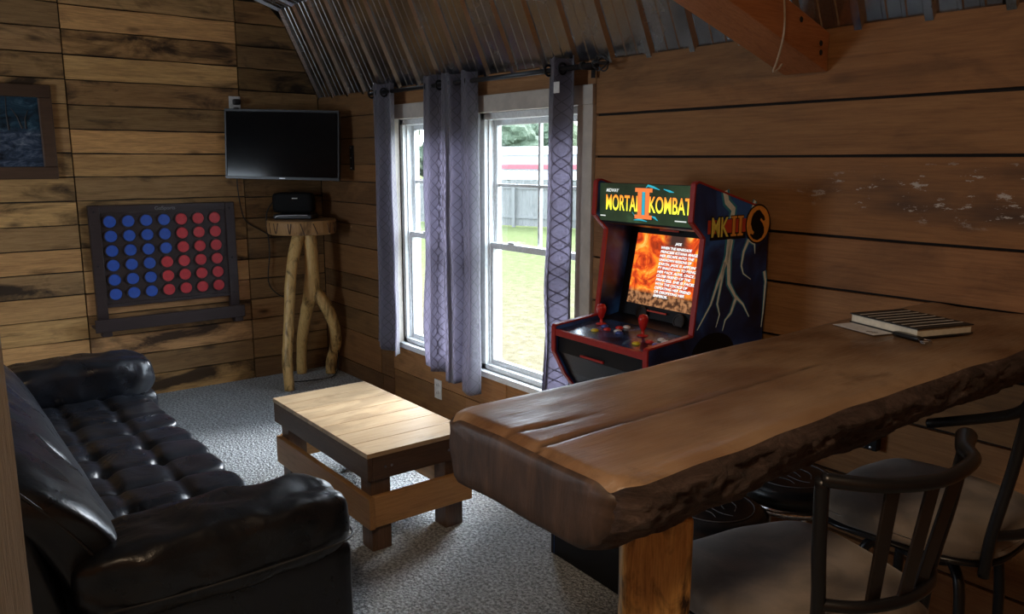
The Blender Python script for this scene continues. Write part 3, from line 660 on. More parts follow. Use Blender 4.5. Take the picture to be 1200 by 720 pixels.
# ------------------------------------------------------------------ sofa
sf=empty('leather_sofa',(2.4,-2.05,0),label='black tufted leather sofa with bolster arms facing the windows',cat='sofa')
def wr(p,s=1.,a=.006): 
    return Vector((noise.noise(p*5*s),noise.noise(p*5*s+Vector((9,0,0))),noise.noise(p*6*s+Vector((0,7,0)))))*a
obj('base',softbox(2.30,.80,.30,.12,14),leather,sf,smooth=True,loc=(0,-.03,.19))
for x,y in ((-1.05,-.35),(1.05,-.35),(-1.05,.27),(1.05,.27)): obj('foot',box(x-.03,x+.03,y-.03,y+.03,0,.06),black_plastic,sf)
def seatf(n0,w,d):
    tx=[-w/3,0,w/3]; ty=[-d/3,0,d/3]
    def fn(p):
        if p.z>0:
            dz=0
            for a in (-w/6*1.0,w/6*1.0):
                g=math.exp(-((p.x-a)/.022)**2)
                dz+=g*.013
            for b in (-d/6,d/6): dz+=math.exp(-((p.y-b)/.020)**2)*.012
            for a in (-w/6,w/6):
                for b in (-d/6,d/6): dz+=math.exp(-(((p.x-a)**2+(p.y-b)**2)/.035**2))*.022
            p=p.copy(); p.z-=dz
            p+=wr(p+Vector((n0,0,0)),1.6,.008)
        return p
    return fn
for i in range(3):
    w=.645; x=-.93+.645*(i+.5)-.005
    obj('seat_cushion',softbox(w,.60,.16,.22,46,seatf(i*3.1,w,.60)),leather,sf,smooth=True,loc=(x,.055,.365))
# arms: bolsters along y
def armf(p):
    q=p.copy(); pin=max(0,(abs(p.y)-.25)/.12); q+=wr(p,1.5,.013)+wr(p,4.,.004)
    k=math.atan2(p.z,p.x); q.x*=1+.03*math.sin(k*7+p.y*9)*min(1,pin); q.z*=1+.03*math.sin(k*6+p.y*7)*min(1,pin); return q
obj('arm',softbox(.31,.74,.24,.55,34,armf),leather,sf,smooth=True,loc=(-1.07,.06,.505))
obj('arm',softbox(.30,.78,.235,.50,34,armf),leather,sf,smooth=True,loc=(1.09,.07,.50))
obj('arm_panel',softbox(.22,.80,.36,.10,12),leather,sf,smooth=True,loc=(-1.07,.03,.24)); obj('arm_panel',softbox(.235,.83,.37,.09,12),leather,sf,smooth=True,loc=(1.075,.04,.245))
obj('seam',tube(bmesh.new(),smooth_path([(1.235,-.30,.462),(1.243,-.1,.452),(1.243,.15,.448),(1.235,.38,.452),(1.19,.455,.452),(1.10,.462,.455)],6),.004,6),thread,sf,smooth=True)
# back
def backf(p):
    q=p.copy(); t=(p.z+.24)/.48; q.y+=-.26*t+.05*math.sin(t*PI); q+=wr(p,1.1,.02)
    return q
def bkf(s):
    def fn(p):
        q=backf(p+Vector((0,0,0))); 
        return q
    return fn
for i in range(3):
    x=-.96+.70*(i+.5); obj('back_cushion',softbox(.71,.20,.50,.38,32,backf),leather,sf,smooth=True,loc=(x+.0,-.20,.60))
def bp(p):
    q=p.copy(); t=(p.z+.39)/.78; q.y+=-.20*t; return q
obj('back_frame',softbox(2.28,.16,.76,.15,16,bp),leather,sf,smooth=True,loc=(0,-.30,.42))
obj('seam',tube(bmesh.new(),smooth_path([(1.145,-.16,.44),(1.15,-.24,.55),(1.15,-.31,.66),(1.145,-.40,.78),(1.12,-.46,.83)],6),.004,6),thread,sf,smooth=True)
# ------------------------------------------------------------------ foreground post
pt=empty('support_post',(4.4,-2.53,0),math.atan2(.79,.61)*1.,label='rough weathered wood post at the left edge of the photo',cat='post')
pt.rotation_euler=(0,0,math.atan2(.78,.62))
bm=box(-.13,0,-.09,0,0,2.95); bmesh.ops.subdivide_edges(bm,edges=[e for e in bm.edges if abs(e.verts[0].co.z-e.verts[1].co.z)>1],cuts=40)
for v in bm.verts: v.co.x+=noise.noise(v.co*4)*.003
obj('timber',bm,post_mat,pt,bevel=.003)
# ------------------------------------------------------------------ bar slab
def slab_mats():
    m,t,b=nt('slab_top'); tc=N(t,'ShaderNodeTexCoord')
    def mp(s): n=N(t,'ShaderNodeMapping'); n.inputs['Scale'].default_value=s; L(t,tc.outputs['Object'],n.inputs[0]); return n.outputs[0]
    g=N(t,'ShaderNodeTexNoise',i_Scale=2.,i_Detail=8.,i_Roughness=.6,i_Distortion=1.); L(t,mp((9.,.9,9.)),g.inputs['Vector'])
    n=N(t,'ShaderNodeTexNoise',i_Scale=2.2,i_Detail=4.); L(t,mp((2.,1.,1.)),n.inputs['Vector'])
    fg=N(t,'ShaderNodeTexNoise',i_Scale=30.,i_Detail=4.); L(t,mp((6.,.6,6.)),fg.inputs['Vector'])
    c=ramp(t,g.outputs[0],[(.3,(.075,.036,.018)),(.5,(.17,.085,.042)),(.7,(.25,.14,.072))])
    c=mix(t,.5,c,(.17,.095,.05)); c=mix(t,ramp(t,n.outputs[0],[(.38,0.),(.62,.85)]),c,(.37,.25,.155)); n5=N(t,'ShaderNodeTexNoise',i_Scale=5.,i_Detail=7.,i_Roughness=.7,i_Distortion=.8); L(t,mp((1.6,1.,1.)),n5.inputs['Vector']); c=mix(t,ramp(t,n5.outputs[0],[(.55,0.),(.72,.6)]),c,(.07,.035,.018)); 
    at=N(t,'ShaderNodeAttribute',attribute_name='crack'); c=mix(t,at.outputs['Fac'],c,(.018,.009,.005))
    L(t,c,b.inputs['Base Color']); L(t,ramp(t,fg.outputs[0],[(.3,.30),(.7,.46)]),b.inputs['Roughness']); b.inputs['Specular IOR Level'].default_value=.55
    bump(t,b,math_(t,'ADD',math_(t,'MULTIPLY',fg.outputs[0],.4),g.outputs[0]),.25,.006)
    m2,t,b=nt('slab_bark'); tc=N(t,'ShaderNodeTexCoord'); n=N(t,'ShaderNodeTexNoise',i_Scale=22.,i_Detail=10.,i_Roughness=.8,i_Distortion=.8); mpn=N(t,'ShaderNodeMapping'); mpn.inputs['Scale'].default_value=(1.,.35,1.); L(t,tc.outputs['Object'],mpn.inputs[0]); L(t,mpn.outputs[0],n.inputs['Vector'])
    L(t,ramp(t,n.outputs[0],[(.34,(.022,.013,.012)),(.5,(.10,.062,.052)),(.60,(.17,.115,.10)),(.66,(.42,.35,.31))]),b.inputs['Base Color']); b.inputs['Roughness'].default_value=.6; bump(t,b,n.outputs[0],1.,.03)
    m3,t,b=nt('slab_end_grain'); tc=N(t,'ShaderNodeTexCoord'); n=N(t,'ShaderNodeTexNoise',i_Scale=9.,i_Detail=8.,i_Roughness=.7,i_Distortion=.6); mpn=N(t,'ShaderNodeMapping'); mpn.inputs['Scale'].default_value=(3.,1.,.7); L(t,tc.outputs['Object'],mpn.inputs[0]); L(t,mpn.outputs[0],n.inputs['Vector'])
    L(t,ramp(t,n.outputs[0],[(.3,(.025,.015,.011)),(.55,(.065,.038,.026)),(.75,(.11,.065,.042))]),b.inputs['Base Color']); b.inputs['Roughness'].default_value=.5; bump(t,b,n.outputs[0],.3,.006)
    return [m,m2,m3]
SM=slab_mats()
bar=empty('bar_counter',(4.775,-.93,0),label='thick live-edge wood slab bar running out from the right wall',cat='bar counter')
def slab():
    bm=bmesh.new(); cl=bm.loops.layers.color.new('crack'); NV=260; NT,NS,NB=60,14,14
    X0=lambda y: 4.527+.010*math.sin(y*3.1)+.006*noise.noise(Vector((y*4,0,0)))+ (.035*max(0,(-1.80-y)/.07)**2 if y<-1.80 else 0)
    X1=lambda y: 5.018+.012*math.sin(y*2.3+1)+.010*noise.noise(Vector((y*6,3,0)))- (.03*max(0,(-1.82-y)/.05)**2 if y<-1.82 else 0)
    crk=[lambda y: 4.812-.012*(y+1.87)/.5+.004*noise.noise(Vector((y*12,1,1))), lambda y: 4.735+.02*math.sin((y+1.87)*4)+.005*noise.noise(Vector((y*14,5,1)))]
    crange=[(-1.88,-.95),(-1.88,-1.64)]; cw=[.005,.005]; cdp=[.006,.006]
    top=lambda x,y: 1.15+.004*noise.noise(Vector((x*5,y*2.5,0)))+.0015*noise.noise(Vector((x*16,y*6,4)))
    rings=[]; info=[]
    ys=[-1.866+1.862*(i/NV)**1.15 for i in range(NV+1)]
    for y in ys:
        a,b=X0(y),X1(y); ring=[]; cr=[]
        bot=1.022+.006*noise.noise(Vector((y*3,8,8))); ebot=.012*math.exp(-((y+1.87)/.04)**2)
        for i in range(NT+1):
            s=i/NT; s=.5-.5*math.cos(PI*s)*.12-.5*(1-2*s)*.88; x=a+.012+(b-a-.024)*s; z=top(x,y); c=0
            e=min(s,1-s)*(b-a); z-= .010*math.exp(-(e/.018)**2) ; z-=.010*math.exp(-((y+1.868)/.012)**2)
            for f_,(ya,yb),w_,dd in zip(crk,crange,cw,cdp):
                if ya<y<yb:
                    g=math.exp(-((x-f_(y))/w_)**2)*min(1,(yb-y)/.12); z-=dd*g*min(1,(y+1.868)/.03); c=max(c,g)
            if abs(x-4.80)<.03 and -1.33<y<-1.12: 
                g=max(0,noise.noise(Vector((x*60,y*16,2)))-.05)*2.2*(1-abs(x-4.80)/.03); g=min(1,g); z-=.006*g; c=max(c,g)
            ring.append((x,y,z)); cr.append(c)
        for i in range(1,NS+1):   # right bark side going down
            t=i/(NS+1); bulge=.014*math.sin(PI*t)-.060*t**1.6; n=.014*noise.noise(Vector((t*3,y*9,1)))+.008*noise.noise(Vector((t*9,y*26,1)))+.005*noise.noise(Vector((t*20,y*60,1)))
            ring.append((b+bulge+n,y,1.135+(bot-1.135)*t)); cr.append(0)
        for i in range(NB+1):
            s=i/NB; x=(b-.065)+((a+.03)-(b-.065))*s; ring.append((x,y,bot+.004*noise.noise(Vector((x*8,y*6,9))))); cr.append(0)
        for i in range(1,NS+1):
            t=1-i/(NS+1); ring.append((a-.006*math.sin(PI*t)+.02*t+.006*noise.noise(Vector((t*3,y*8,6))),y,1.135+(bot-1.135)*t)); cr.append(0)
        rings.append([bm.verts.new(Vector(p)-Vector((4.775,-.93,0))) for p in ring]); info.append(cr)
    n=len(rings[0])
    for j in range(NV):
        for i in range(n):
            k=(i+1)%n; fc=bm.faces.new((rings[j][i],rings[j][k],rings[j+1][k],rings[j+1][i])); fc.smooth=True
            fc.material_index=0 if (i<NT) else (1 if i<NT+NS+1 or i>=NT+NS+NB else 1)
            for lp,(jj,ii) in zip(fc.loops,((j,i),(j,k),(j+1,k),(j+1,i))):
                c=info[jj][ii]; lp[cl]=(c,c,c,1)
    # end cap: shrink rings
    prev=rings[0]; cen=Vector((0,0,0)); 
    for v in prev: cen+=v.co
    cen/=n; cen.z=1.085
    for st_i,(sc,dy) in enumerate(((.96,-.006),(.85,-.009),(.6,-.010),(.3,-.010))):
        ring=[]
        for v in rings[0]:
            p=v.co.copy(); q=Vector((cen.x+(p.x-cen.x)*sc,p.y+dy,cen.z+(p.z-cen.z)*sc)); 
            g=0
            X=q.x+4.775
            for cx,w_ in ((4.812,.006),(4.742,.007)):
                g=max(g,math.exp(-((X-cx-(q.z-1.15)*-.15)/w_)**2)*(1 if cx>4.8 else max(0,min(1,(q.z-1.08)/.05))))
            q.y+=.0015*noise.noise(q*14); ring.append(bm.verts.new(q))
        for i in range(n):
            k=(i+1)%n; fc=bm.faces.new((prev[k],prev[i],ring[i],ring[k])); fc.material_index=2; fc.smooth=True
        prev=ring
    fc=bm.faces.new(prev[::-1]); fc.material_index=2; fc.smooth=True
    fc=bm.faces.new(rings[-1]); fc.material_index=2
    bmesh.ops.recalc_face_normals(bm,faces=bm.faces[:])
    return bm
obj('slab_top',slab(),SM,bar)
# leg plank
bm=box(-.0,.115,.0,.05,0,1.018); bmesh.ops.subdivide_edges(bm,edges=[e for e in bm.edges if abs(e.verts[0].co.z-e.verts[1].co.z)>.5],cuts=24)
for v in bm.verts: v.co.x+=noise.noise(Vector((v.co.x*2,0,v.co.z*3)))*.008
obj('leg',bm,leg_mat,bar,loc=(4.887-4.775,-1.738+.93,0),rot=(0,0,math.atan2(.80,.60)),bevel=.006)
bm=bmesh.new(); bx(bm,-.02,.02,-.012,0,-.12,.0); bx(bm,-.02,.02,-.16,-.012,-.012,0)
obj('bracket',bm,black_metal,bar,loc=(4.42-4.775,.926,.70+.31),bevel=.002); 
bk=box(-.034,.034,-.03,0,-.06,.09); obj('bracket',bk,black_metal,bar,loc=(4.41-4.775,.925,.67),bevel=.003,label='black metal wall bracket low under the slab')
for dx in (-.012,.012): obj('bolt',lathe(bmesh.new(),[(0,.004),(.005,.003),(.006,0)],10),steel,bar,loc=(4.41-4.775+dx,.895,.62),rot=(PI/2,0,0))
# notebook, paper, key
nb=empty('notebook',(4.73,-.485,1.153),math.radians(-18),label='closed black notebook with thin white stripes lying on the bar slab',cat='notebook')
NW,NH=.235,.19
obj('pages',box(-NW/2+.004,NW/2-.004,-NH/2+.003,NH/2-.003,.003,.023),page,nb,bevel=.001)
obj('back_cover',box(-NW/2,NW/2,-NH/2,NH/2,0,.003),ink,nb); cv=obj('front_cover',box(-NW/2,NW/2,-NH/2,NH/2,.023,.026),ink,nb)
for i in range(7):
    x=-NW/2+.03+i*.029; obj('stripe',prism(bmesh.new(),[(x,-NH/2+.006),(x+.004,-NH/2+.006),(x+.004,NH/2-.006),(x,NH/2-.006)],.0006,'z',.026),white_print,cv)
pp=empty('paper_slip',(4.665,-.575,1.153),math.radians(-18),label='white printed paper slip sticking out from the striped notebook',cat='paper')
nb.location.z=1.1545
bm=box(-.075,.075,-.055,.07,0,.0010); obj('sheet',bm,paper,pp)
bm=bmesh.new(); 
for k in range(6): bx(bm,-.02+k*.012,-.012+k*.012,.028,.033,.0011,.0013)
for k in range(4): bx(bm,.03+k*.007,.035+k*.007,-.04+k*.003,-.03+k*.003,.0011,.0013)
obj('printing',bm,ink,pp)
ky=empty('key_fob',(4.79,-.615,1.1535),math.radians(-18),label='dark key fob with metal ring beside the white paper on the slab',cat='key')
obj('strap',softbox(.09,.022,.010,.4,8),vinyl_black,ky,smooth=True,loc=(0,.0,.006))
bm=bmesh.new(); tube(bm,[(.055+.014*math.cos(a*PI/8),.014*math.sin(a*PI/8),.005) for a in range(17)],.002,6); obj('ring',bm,steel,ky,smooth=True)
obj('key',box(.06,.075,-.022,-.014,.002,.004),steel,ky)
# ------------------------------------------------------------------ bar stools with tan seats
def metal(name,pts,r_,par,n=6,mat=None,seg=12): return obj(name,tube(bmesh.new(),smooth_path(pts,n),r_,seg),mat or black_metal,par,smooth=True)
def bar_stool(loc,rz,label,arm=False,group=None,spread=.18,lean=.05,w=.178,wb=.178,bx_=.185,h=1.115,zl=.80):
    s=empty('bar_stool',loc,rz,label=label,cat='bar stool',group=group)     # faces local -X, back at +X
    def sfn(p):
        q=p.copy(); q.y*=1-.10*(p.x/.22); 
        if p.z>0: q.z+=.006*noise.noise(p*9)-.004
        return q
    obj('seat',softbox(.43,.45,.085,.52,22,sfn),suede,s,smooth=True,loc=(-.01,0,.755))
    bm=softbox(.425,.445,.03,.5,16,sfn); obj('seat_rim',bm,black_metal,s,smooth=True,loc=(-.01,0,.722))
    for sg in (-1,1): metal('back_post',[(bx_-.005,sg*(wb-.008),.70),(bx_+.004,sg*wb,zl),(bx_+lean*.6,sg*(w*.6+wb*.4+.002),(h+zl)/2),(bx_+lean,sg*(w+.004),h)],.0125,s)
    tip=.045
    metal('top_rail',[(bx_+lean,-w-.006,h),(bx_+lean+.055,-.11,h-.004),(bx_+lean+.08,0,h-.006),(bx_+lean+.06,.11,h),(bx_+lean+.02,w-.03,h+.004),(bx_+lean-.005,w+.010,h+.012)],[.0125]*18+[.0125+.0005*i for i in range(13)],s,seg=14)
    metal('lower_rail',[(bx_+.004,-wb,zl),(bx_+.045,-wb*.6,zl),(bx_+.062,0,zl),(bx_+.045,wb*.6,zl),(bx_+.004,wb,zl)],.011,s)
    for yy,ca in ((-.075,.052),(0,.066),(.075,.052)):
        bm=bmesh.new(); P0=Vector((bx_+ca-.008,yy*wb/.178,zl)); P1=Vector((bx_+lean+ca+.004,yy*1.1,h-.006))
        for k in range(6):
            pass
        dirv=(P1-P0); 
        bmv=[bm.verts.new(P+Vector((dx,dy,0))) for P in (P0,P1) for dx,dy in ((-.003,-.017),(.003,-.017),(.003,.017),(-.003,.017))]
        for q in ((0,1,2,3),(7,6,5,4),(0,4,5,1),(1,5,6,2),(2,6,7,3),(3,7,4,0)): bm.faces.new([bmv[i] for i in q])
        bmesh.ops.recalc_face_normals(bm,faces=bm.faces[:]); obj('slat',bm,slat_metal,s,bevel=.0015)
    obj('swivel',lathe(bmesh.new(),[(0,.64),(.09,.64),(.09,.69),(.13,.70),(.13,.712),(0,.712)],24),black_metal,s,smooth=False)
    for k in range(4):
        a=PI/4+k*PI/2; ca,sa=math.cos(a),math.sin(a)
        metal('leg',[(.06*ca,.06*sa,.665),(.13*ca,.13*sa,.66),(spread*ca,spread*sa,.60),((spread+.02)*ca,(spread+.02)*sa,.35),((spread+.075)*ca,(spread+.075)*sa,.0)],.0125,s)
    R_=spread+.035; metal('foot_ring',[(R_*math.cos(a*PI/12),R_*math.sin(a*PI/12),.25) for a in range(25)],.009,s,n=2)
    if arm: metal('arm_tube',[(bx_+lean,-w-.004,h+.0),(bx_-.0,-w+.04,h-.05),(.0,-w+.10,h-.13)],[.012]*13,s)
    return s
bar_stool((4.925,-1.275,.0),math.radians(-11),'tan-seated black metal bar stool nearest the wooden bar leg',spread=.17,lean=.025,w=.178,wb=.146,bx_=.178,h=1.092,zl=.85)
bar_stool((4.915,-.66,.0),math.radians(2),'tan-seated black metal bar stool nearer the board wall, partly cut off',arm=True,spread=.17)
# round black stools with chrome legs
def round_stool(loc,label,h=.60):
    s=empty('round_stool',loc,label=label,cat='stool')
    obj('seat',lathe(bmesh.new(),[(0,h),(.10,h+.002),(.140,h-.004),(.158,h-.018),(.162,h-.04),(.155,h-.062),(.14,h-.07),(0,h-.07)],40),vinyl_black,s,smooth=True)
    obj('seat_ring',lathe(bmesh.new(),[(.158,h-.062),(.166,h-.066),(.166,h-.085),(.15,h-.088)],40),chrome,s,smooth=True)
    bm=bmesh.new(); rr=.118
    tube(bm,[(rr*math.cos(a*PI/24),rr*math.sin(a*PI/24),h+.0015) for a in range(49)],.0016,6,False)
    for pts in ([(-.08,.03),(-.03,.06),(.04,.05),(.07,.01)],[(-.07,-.03),(-.02,-.055),(.03,-.05),(.06,-.065)],[(-.04,0),(0,.02),(.04,0)],[(.0,-.02),(.05,-.03),(.085,-.02)]): tube(bm,smooth_path([(x,y,h+.002) for x,y in pts],5),.0013,6)
    obj('seat_emblem',bm,grey_print,s)
    for k in range(4):
        a=PI/4+k*PI/2+.3; ca,sa=math.cos(a),math.sin(a); metal('leg',[(.10*ca,.10*sa,h-.075),(.13*ca,.13*sa,.3),(.19*ca,.19*sa,0)],.0105,s,mat=chrome)
    for zz,rr in ((.16,.158),(.32,.128)): metal('foot_ring',[(rr*math.cos(a*PI/12),rr*math.sin(a*PI/12),zz) for a in range(25)],.007,s,n=2,mat=chrome)
round_stool((4.36,-.81,0),'round black-topped chrome stool under the slab, nearer the wooden bar leg')
round_stool((4.36,-.42,0),'round black-topped chrome stool under the slab, nearer the board wall')
# ------------------------------------------------------------------ arcade cabinet
ar=empty('arcade_cabinet',(3.705,-.03,0),math.radians(-3),label='upright arcade cabinet with red edging and blue lightning sides by the window',cat='arcade cabinet')
def side_art():
    m,t,b=nt('blue_cloud_print'); tc=N(t,'ShaderNodeTexCoord'); n=N(t,'ShaderNodeTexNoise',i_Scale=4.,i_Detail=5.,i_Distortion=.8); L(t,tc.outputs['Object'],n.inputs['Vector'])
    L(t,ramp(t,n.outputs[0],[(.36,(.006,.009,.035)),(.5,(.014,.04,.17)),(.66,(.03,.13,.50))]),b.inputs['Base Color']); b.inputs['Roughness'].default_value=.3; return m
art=side_art(); panel_black=plain('cabinet_black',(.006,.006,.008),.4,spec=.25)
bolt_white=plain('bolt_white_print',(.85,.95,.97),.4); bolt_teal=plain('bolt_teal_print',(.04,.30,.48),.4)
gold=plain('gold_print',(.92,.78,.14),.4); orange=plain('orange_print',(.90,.38,.07),.4); redp=plain('red_print',(.60,.06,.03),.4)
prof=[(0,0),(0,1.405),(-.02,1.422),(-.385,1.527),(-.402,1.52),(-.41,1.39),(-.345,1.33),(-.385,.99),(-.385,.985),(-.60,.965),(-.605,.96),(-.605,.86),(-.55,.76),(-.50,.70),(-.50,.32),(-.60,.30),(-.60,0)]
W2=.255
for sx in (-1,1):
    x=sx*W2; bm=prism(bmesh.new(),prof,.018,'x',x-.009); bm.normal_update()
    for q in bm.faces: q.material_index=0 if abs(q.normal.x)>.5 else 1
    sp_=obj('side_panel',bm,[art,panel_black],ar)
    bm=bmesh.new()   # red T-moulding around the edge, a flat band
    n=len(prof)
    for i in range(1,n-1):
        a=Vector((0,*prof[i])); b=Vector((0,*prof[i+1])) if i+1<n else None
        if b is None or (b-a).length<.004 or min(a.z,b.z)<.5: continue
        d=(b-a).normalized(); nn_=Vector((0,-d.z,d.y)); 
        # outward normal
        q=[a,b,b,a]; off=nn_*(.0035)
        vs=[bm.verts.new(Vector((x+dx,p.y,p.z))+o_) for dx in (-.0105,.0105) for p,o_ in ((a,off),(b,off),(b,-off),(a,-off))]
        for qd in ((0,1,2,3),(7,6,5,4),(0,4,5,1),(1,5,6,2),(2,6,7,3),(3,7,4,0)): bm.faces.new([vs[k] for k in qd])
    bmesh.ops.recalc_face_normals(bm,faces=bm.faces[:]); obj('edge_trim',bm,red_trim,sp_)
XI=W2-.0095
obj('back_panel',box(-XI,XI,-.015,-.001,0,1.40),panel_black,ar); 
obj('top_panel',prism(bmesh.new(),[(-.016,1.40),(-.385,1.505),(-.385,1.515),(-.016,1.413)],2*XI,'x',-XI),panel_black,ar)
obj('lower_front_panel',prism(bmesh.new(),[(-.49,.32),(-.49,.70),(-.54,.77),(-.59,.86),(-.59,.935),(-.575,.935),(-.575,.86),(-.48,.70),(-.48,.32)],2*XI,'x',-XI),panel_black,ar)
obj('riser_front',box(-XI,XI,-.598,-.58,0,.30),panel_black,ar); obj('riser_top',box(-XI,XI,-.58,-.48,.285,.30),panel_black,ar)
obj('marquee_underside',prism(bmesh.new(),[(-.378,1.36),(-.30,1.345),(-.30,1.352),(-.378,1.368)],2*XI,'x',-XI),panel_black,ar)
def marquee_mat():
    m,t,b=nt('backlit_marquee'); tc=N(t,'ShaderNodeTexCoord'); n=N(t,'ShaderNodeTexNoise',i_Scale=6.,i_Detail=4.); L(t,tc.outputs['Object'],n.inputs['Vector'])
    c=ramp(t,n.outputs[0],[(.35,(.010,.018,.010)),(.6,(.022,.042,.020)),(.78,(.05,.11,.05))]); b.inputs['Base Color'].default_value=(.01,.01,.01,1)
    L(t,c,b.inputs['Emission Color']); b.inputs['Emission Strength'].default_value=.9; b.inputs['Roughness'].default_value=.2; return m
mq=obj('marquee',box(-XI,XI,-.003,.003,-.075,.07),marquee_mat(),ar,loc=(0,-.385,1.443))
def glow(name,a,c,z0,z1,s,axis=2):
    m,t,b=nt(name); b.inputs['Base Color'].default_value=(.02,.02,.02,1); tc=N(t,'ShaderNodeTexCoord'); sp=N(t,'ShaderNodeSeparateXYZ'); L(t,tc.outputs['Object'],sp.inputs[0])
    mr=N(t,'ShaderNodeMapRange'); L(t,sp.outputs[axis],mr.inputs[0]); mr.inputs[1].default_value=z0; mr.inputs[2].default_value=z1
    L(t,mix(t,mr.outputs[0],a,c),b.inputs['Emission Color']); b.inputs['Emission Strength'].default_value=s; return m
g_let=glow('marquee_letter_ink',(1.,1.,.05),(1.,.26,.02),.005,.055,1.15,1)
g_blk=glow('marquee_black_ink',(.005,.006,.006),(.005,.006,.006),0,1,.5); g_org=glow('marquee_orange_ink',(.85,.20,.04),(.85,.24,.05),0,1,.85); g_teal=glow('marquee_teal_ink',(.02,.42,.55),(.02,.42,.55),0,1,.8); g_wht=glow('marquee_white_ink',(.8,.85,.8),(.8,.85,.8),0,1,.8)
RT=(PI/2,0,0)
def fit_text(name,s,width,height,mat,parent,x0,y,z0,shear=0.,bold=0.,depth=.0005,outline=None):
    o=text(name,s,1.,mat,parent,(0,0,0),RT,depth=0,shear=shear,bold=bold); me=o.data
    xs=[v.co.x for v in me.vertices]; ys=[v.co.y for v in me.vertices]; a,b=min(xs),max(xs); c,d=min(ys),max(ys)
    for v in me.vertices: v.co.x=(v.co.x-a)/(b-a)*width; v.co.y=(v.co.y-c)/(d-c)*height; v.co.z=depth if v.co.z>=0 else -depth
    o.location=(x0,y,z0); return o
def letters(s,x0,x1,z0,h,first_big=False):
    pass
fit_text('lettering_outline','MORTAL',.196,.066,g_blk,mq,-.210,-.0036,-.036,bold=.05)
fit_text('lettering','MORTAL',.190,.060,g_let,mq,-.207,-.0042,-.033,bold=.015)
fit_text('lettering_outline','KOMBAT',.213,.066,g_blk,mq,.028,-.0036,-.036,bold=.05)
fit_text('lettering','KOMBAT',.207,.060,g_let,mq,.031,-.0042,-.033,bold=.015)
def numeral(par,x,z,w,h,y,mat,matc):
    bm=bmesh.new(); bx(bm,x-w/2,x+w/2,y-.0004,y,z,z+h*.13); bx(bm,x-w/2,x+w/2,y-.0004,y,z+h*.87,z+h); bx(bm,x-w*.34,x-w*.10,y-.0004,y,z+h*.13,z+h*.87); bx(bm,x+w*.10,x+w*.34,y-.0004,y,z+h*.13,z+h*.87)
    return obj('numeral',bm,mat,par)
numeral(mq,.0,-.062,.098,.122,-.0030,g_blk,None); numeral(mq,.0,-.058,.090,.114,-.0046,g_org,None)
obj('numeral_core',box(-.007,.007,-.0052,-.0046,-.043,.042),g_teal,mq)
fit_text('maker_lettering','MIDWAY',.072,.013,g_wht,mq,-.207,-.0042,.037,shear=.3,bold=.02)
bm=bmesh.new()
for pts in ([(.01,.058),(.02,.066),(.05,.060),(.08,.052)],[(.10,.055),(.13,.048),(.15,.045)],[(-.05,-.064),(-.02,-.060),(.02,-.066)],[(.04,-.045),(.06,-.05),(.075,-.06)],[(-.06,-.035),(-.045,-.05)]): tube(bm,[(x,-.0042,z) for x,z in pts],[.001]+[.004]*(len(pts)-2)+[.001],6)
for v in bm.verts: v.co.y=-.0034-.0006*(v.co.y<-.0042)
obj('lightning_marks',bm,g_teal,mq,kind='stuff')
bm=bmesh.new()
for x in (-.24,.16,.185): bx(bm,x,x+.03,-.0040,-.0034,-.058,-.054)
obj('small_print',bm,g_wht,mq)
# monitor
def fire():
    m,t,b=nt('screen_fire_backdrop'); tc=N(t,'ShaderNodeTexCoord'); sp=N(t,'ShaderNodeSeparateXYZ'); L(t,tc.outputs['Object'],sp.inputs[0])
    n=N(t,'ShaderNodeTexNoise',i_Scale=9.,i_Detail=6.,i_Roughness=.6,i_Distortion=2.2); L(t,tc.outputs['Object'],n.inputs['Vector'])
    c=ramp(t,n.outputs[0],[(.30,(.10,.01,.005)),(.45,(.62,.06,.01)),(.58,(1.,.26,.02)),(.72,(1.,.72,.20))])
    n2=N(t,'ShaderNodeTexNoise',i_Scale=60.,i_Detail=3.); L(t,tc.outputs['Object'],n2.inputs['Vector'])
    g=ramp(t,n2.outputs[0],[(.4,(.05,.02,.01)),(.6,(.35,.16,.07))])
    fl_=ramp(t,math_(t,'ADD',sp.outputs[1],math_(t,'MULTIPLY',n.outputs[0],.03)),[(-.0,1.),(1.,1.)])
    mr=N(t,'ShaderNodeMapRange'); L(t,sp.outputs[1],mr.inputs[0]); mr.inputs[1].default_value=-.095; mr.inputs[2].default_value=-.075
    c=mix(t,mr.outputs[0],g,c)
    # dark column of smoke behind the title
    d=math_(t,'ABSOLUTE',math_(t,'ADD',sp.outputs[0],-.03)); mr2=N(t,'ShaderNodeMapRange'); L(t,d,mr2.inputs[0]); mr2.inputs[1].default_value=.03; mr2.inputs[2].default_value=.08
    mr3=N(t,'ShaderNodeMapRange'); L(t,sp.outputs[1],mr3.inputs[0]); mr3.inputs[1].default_value=.06; mr3.inputs[2].default_value=.11; mr3.inputs[3].default_value=1.; mr3.inputs[4].default_value=0.
    c=mix(t,math_(t,'MAXIMUM',mr2.outputs[0],mr3.outputs[0]),(.05,.025,.02),c)
    b.inputs['Base Color'].default_value=(.01,.01,.01,1); L(t,c,b.inputs['Emission Color']); b.inputs['Emission Strength'].default_value=1.; b.inputs['Roughness'].default_value=.15; return m
tilt=math.atan2(.055,.275)
mon=obj('monitor_bezel',prism(bmesh.new(),[(-.19,1.35),(-.205,1.35),(-.275,.985),(-.26,.985)],2*XI,'x',-XI),panel_black,ar)
scr=obj('screen',box(-.19,.19,-.142,.142,-.002,.002),fire(),ar,loc=(-.013,-.2405,1.172),rot=(PI/2-tilt*.96,0,0))
scr_txt=glow('screen_text_light',(.95,.95,.95),(.95,.95,.95),0,1,1.); scr_dk=glow('screen_text_shadow',(.01,.01,.01),(.01,.01,.01),0,1,.3)
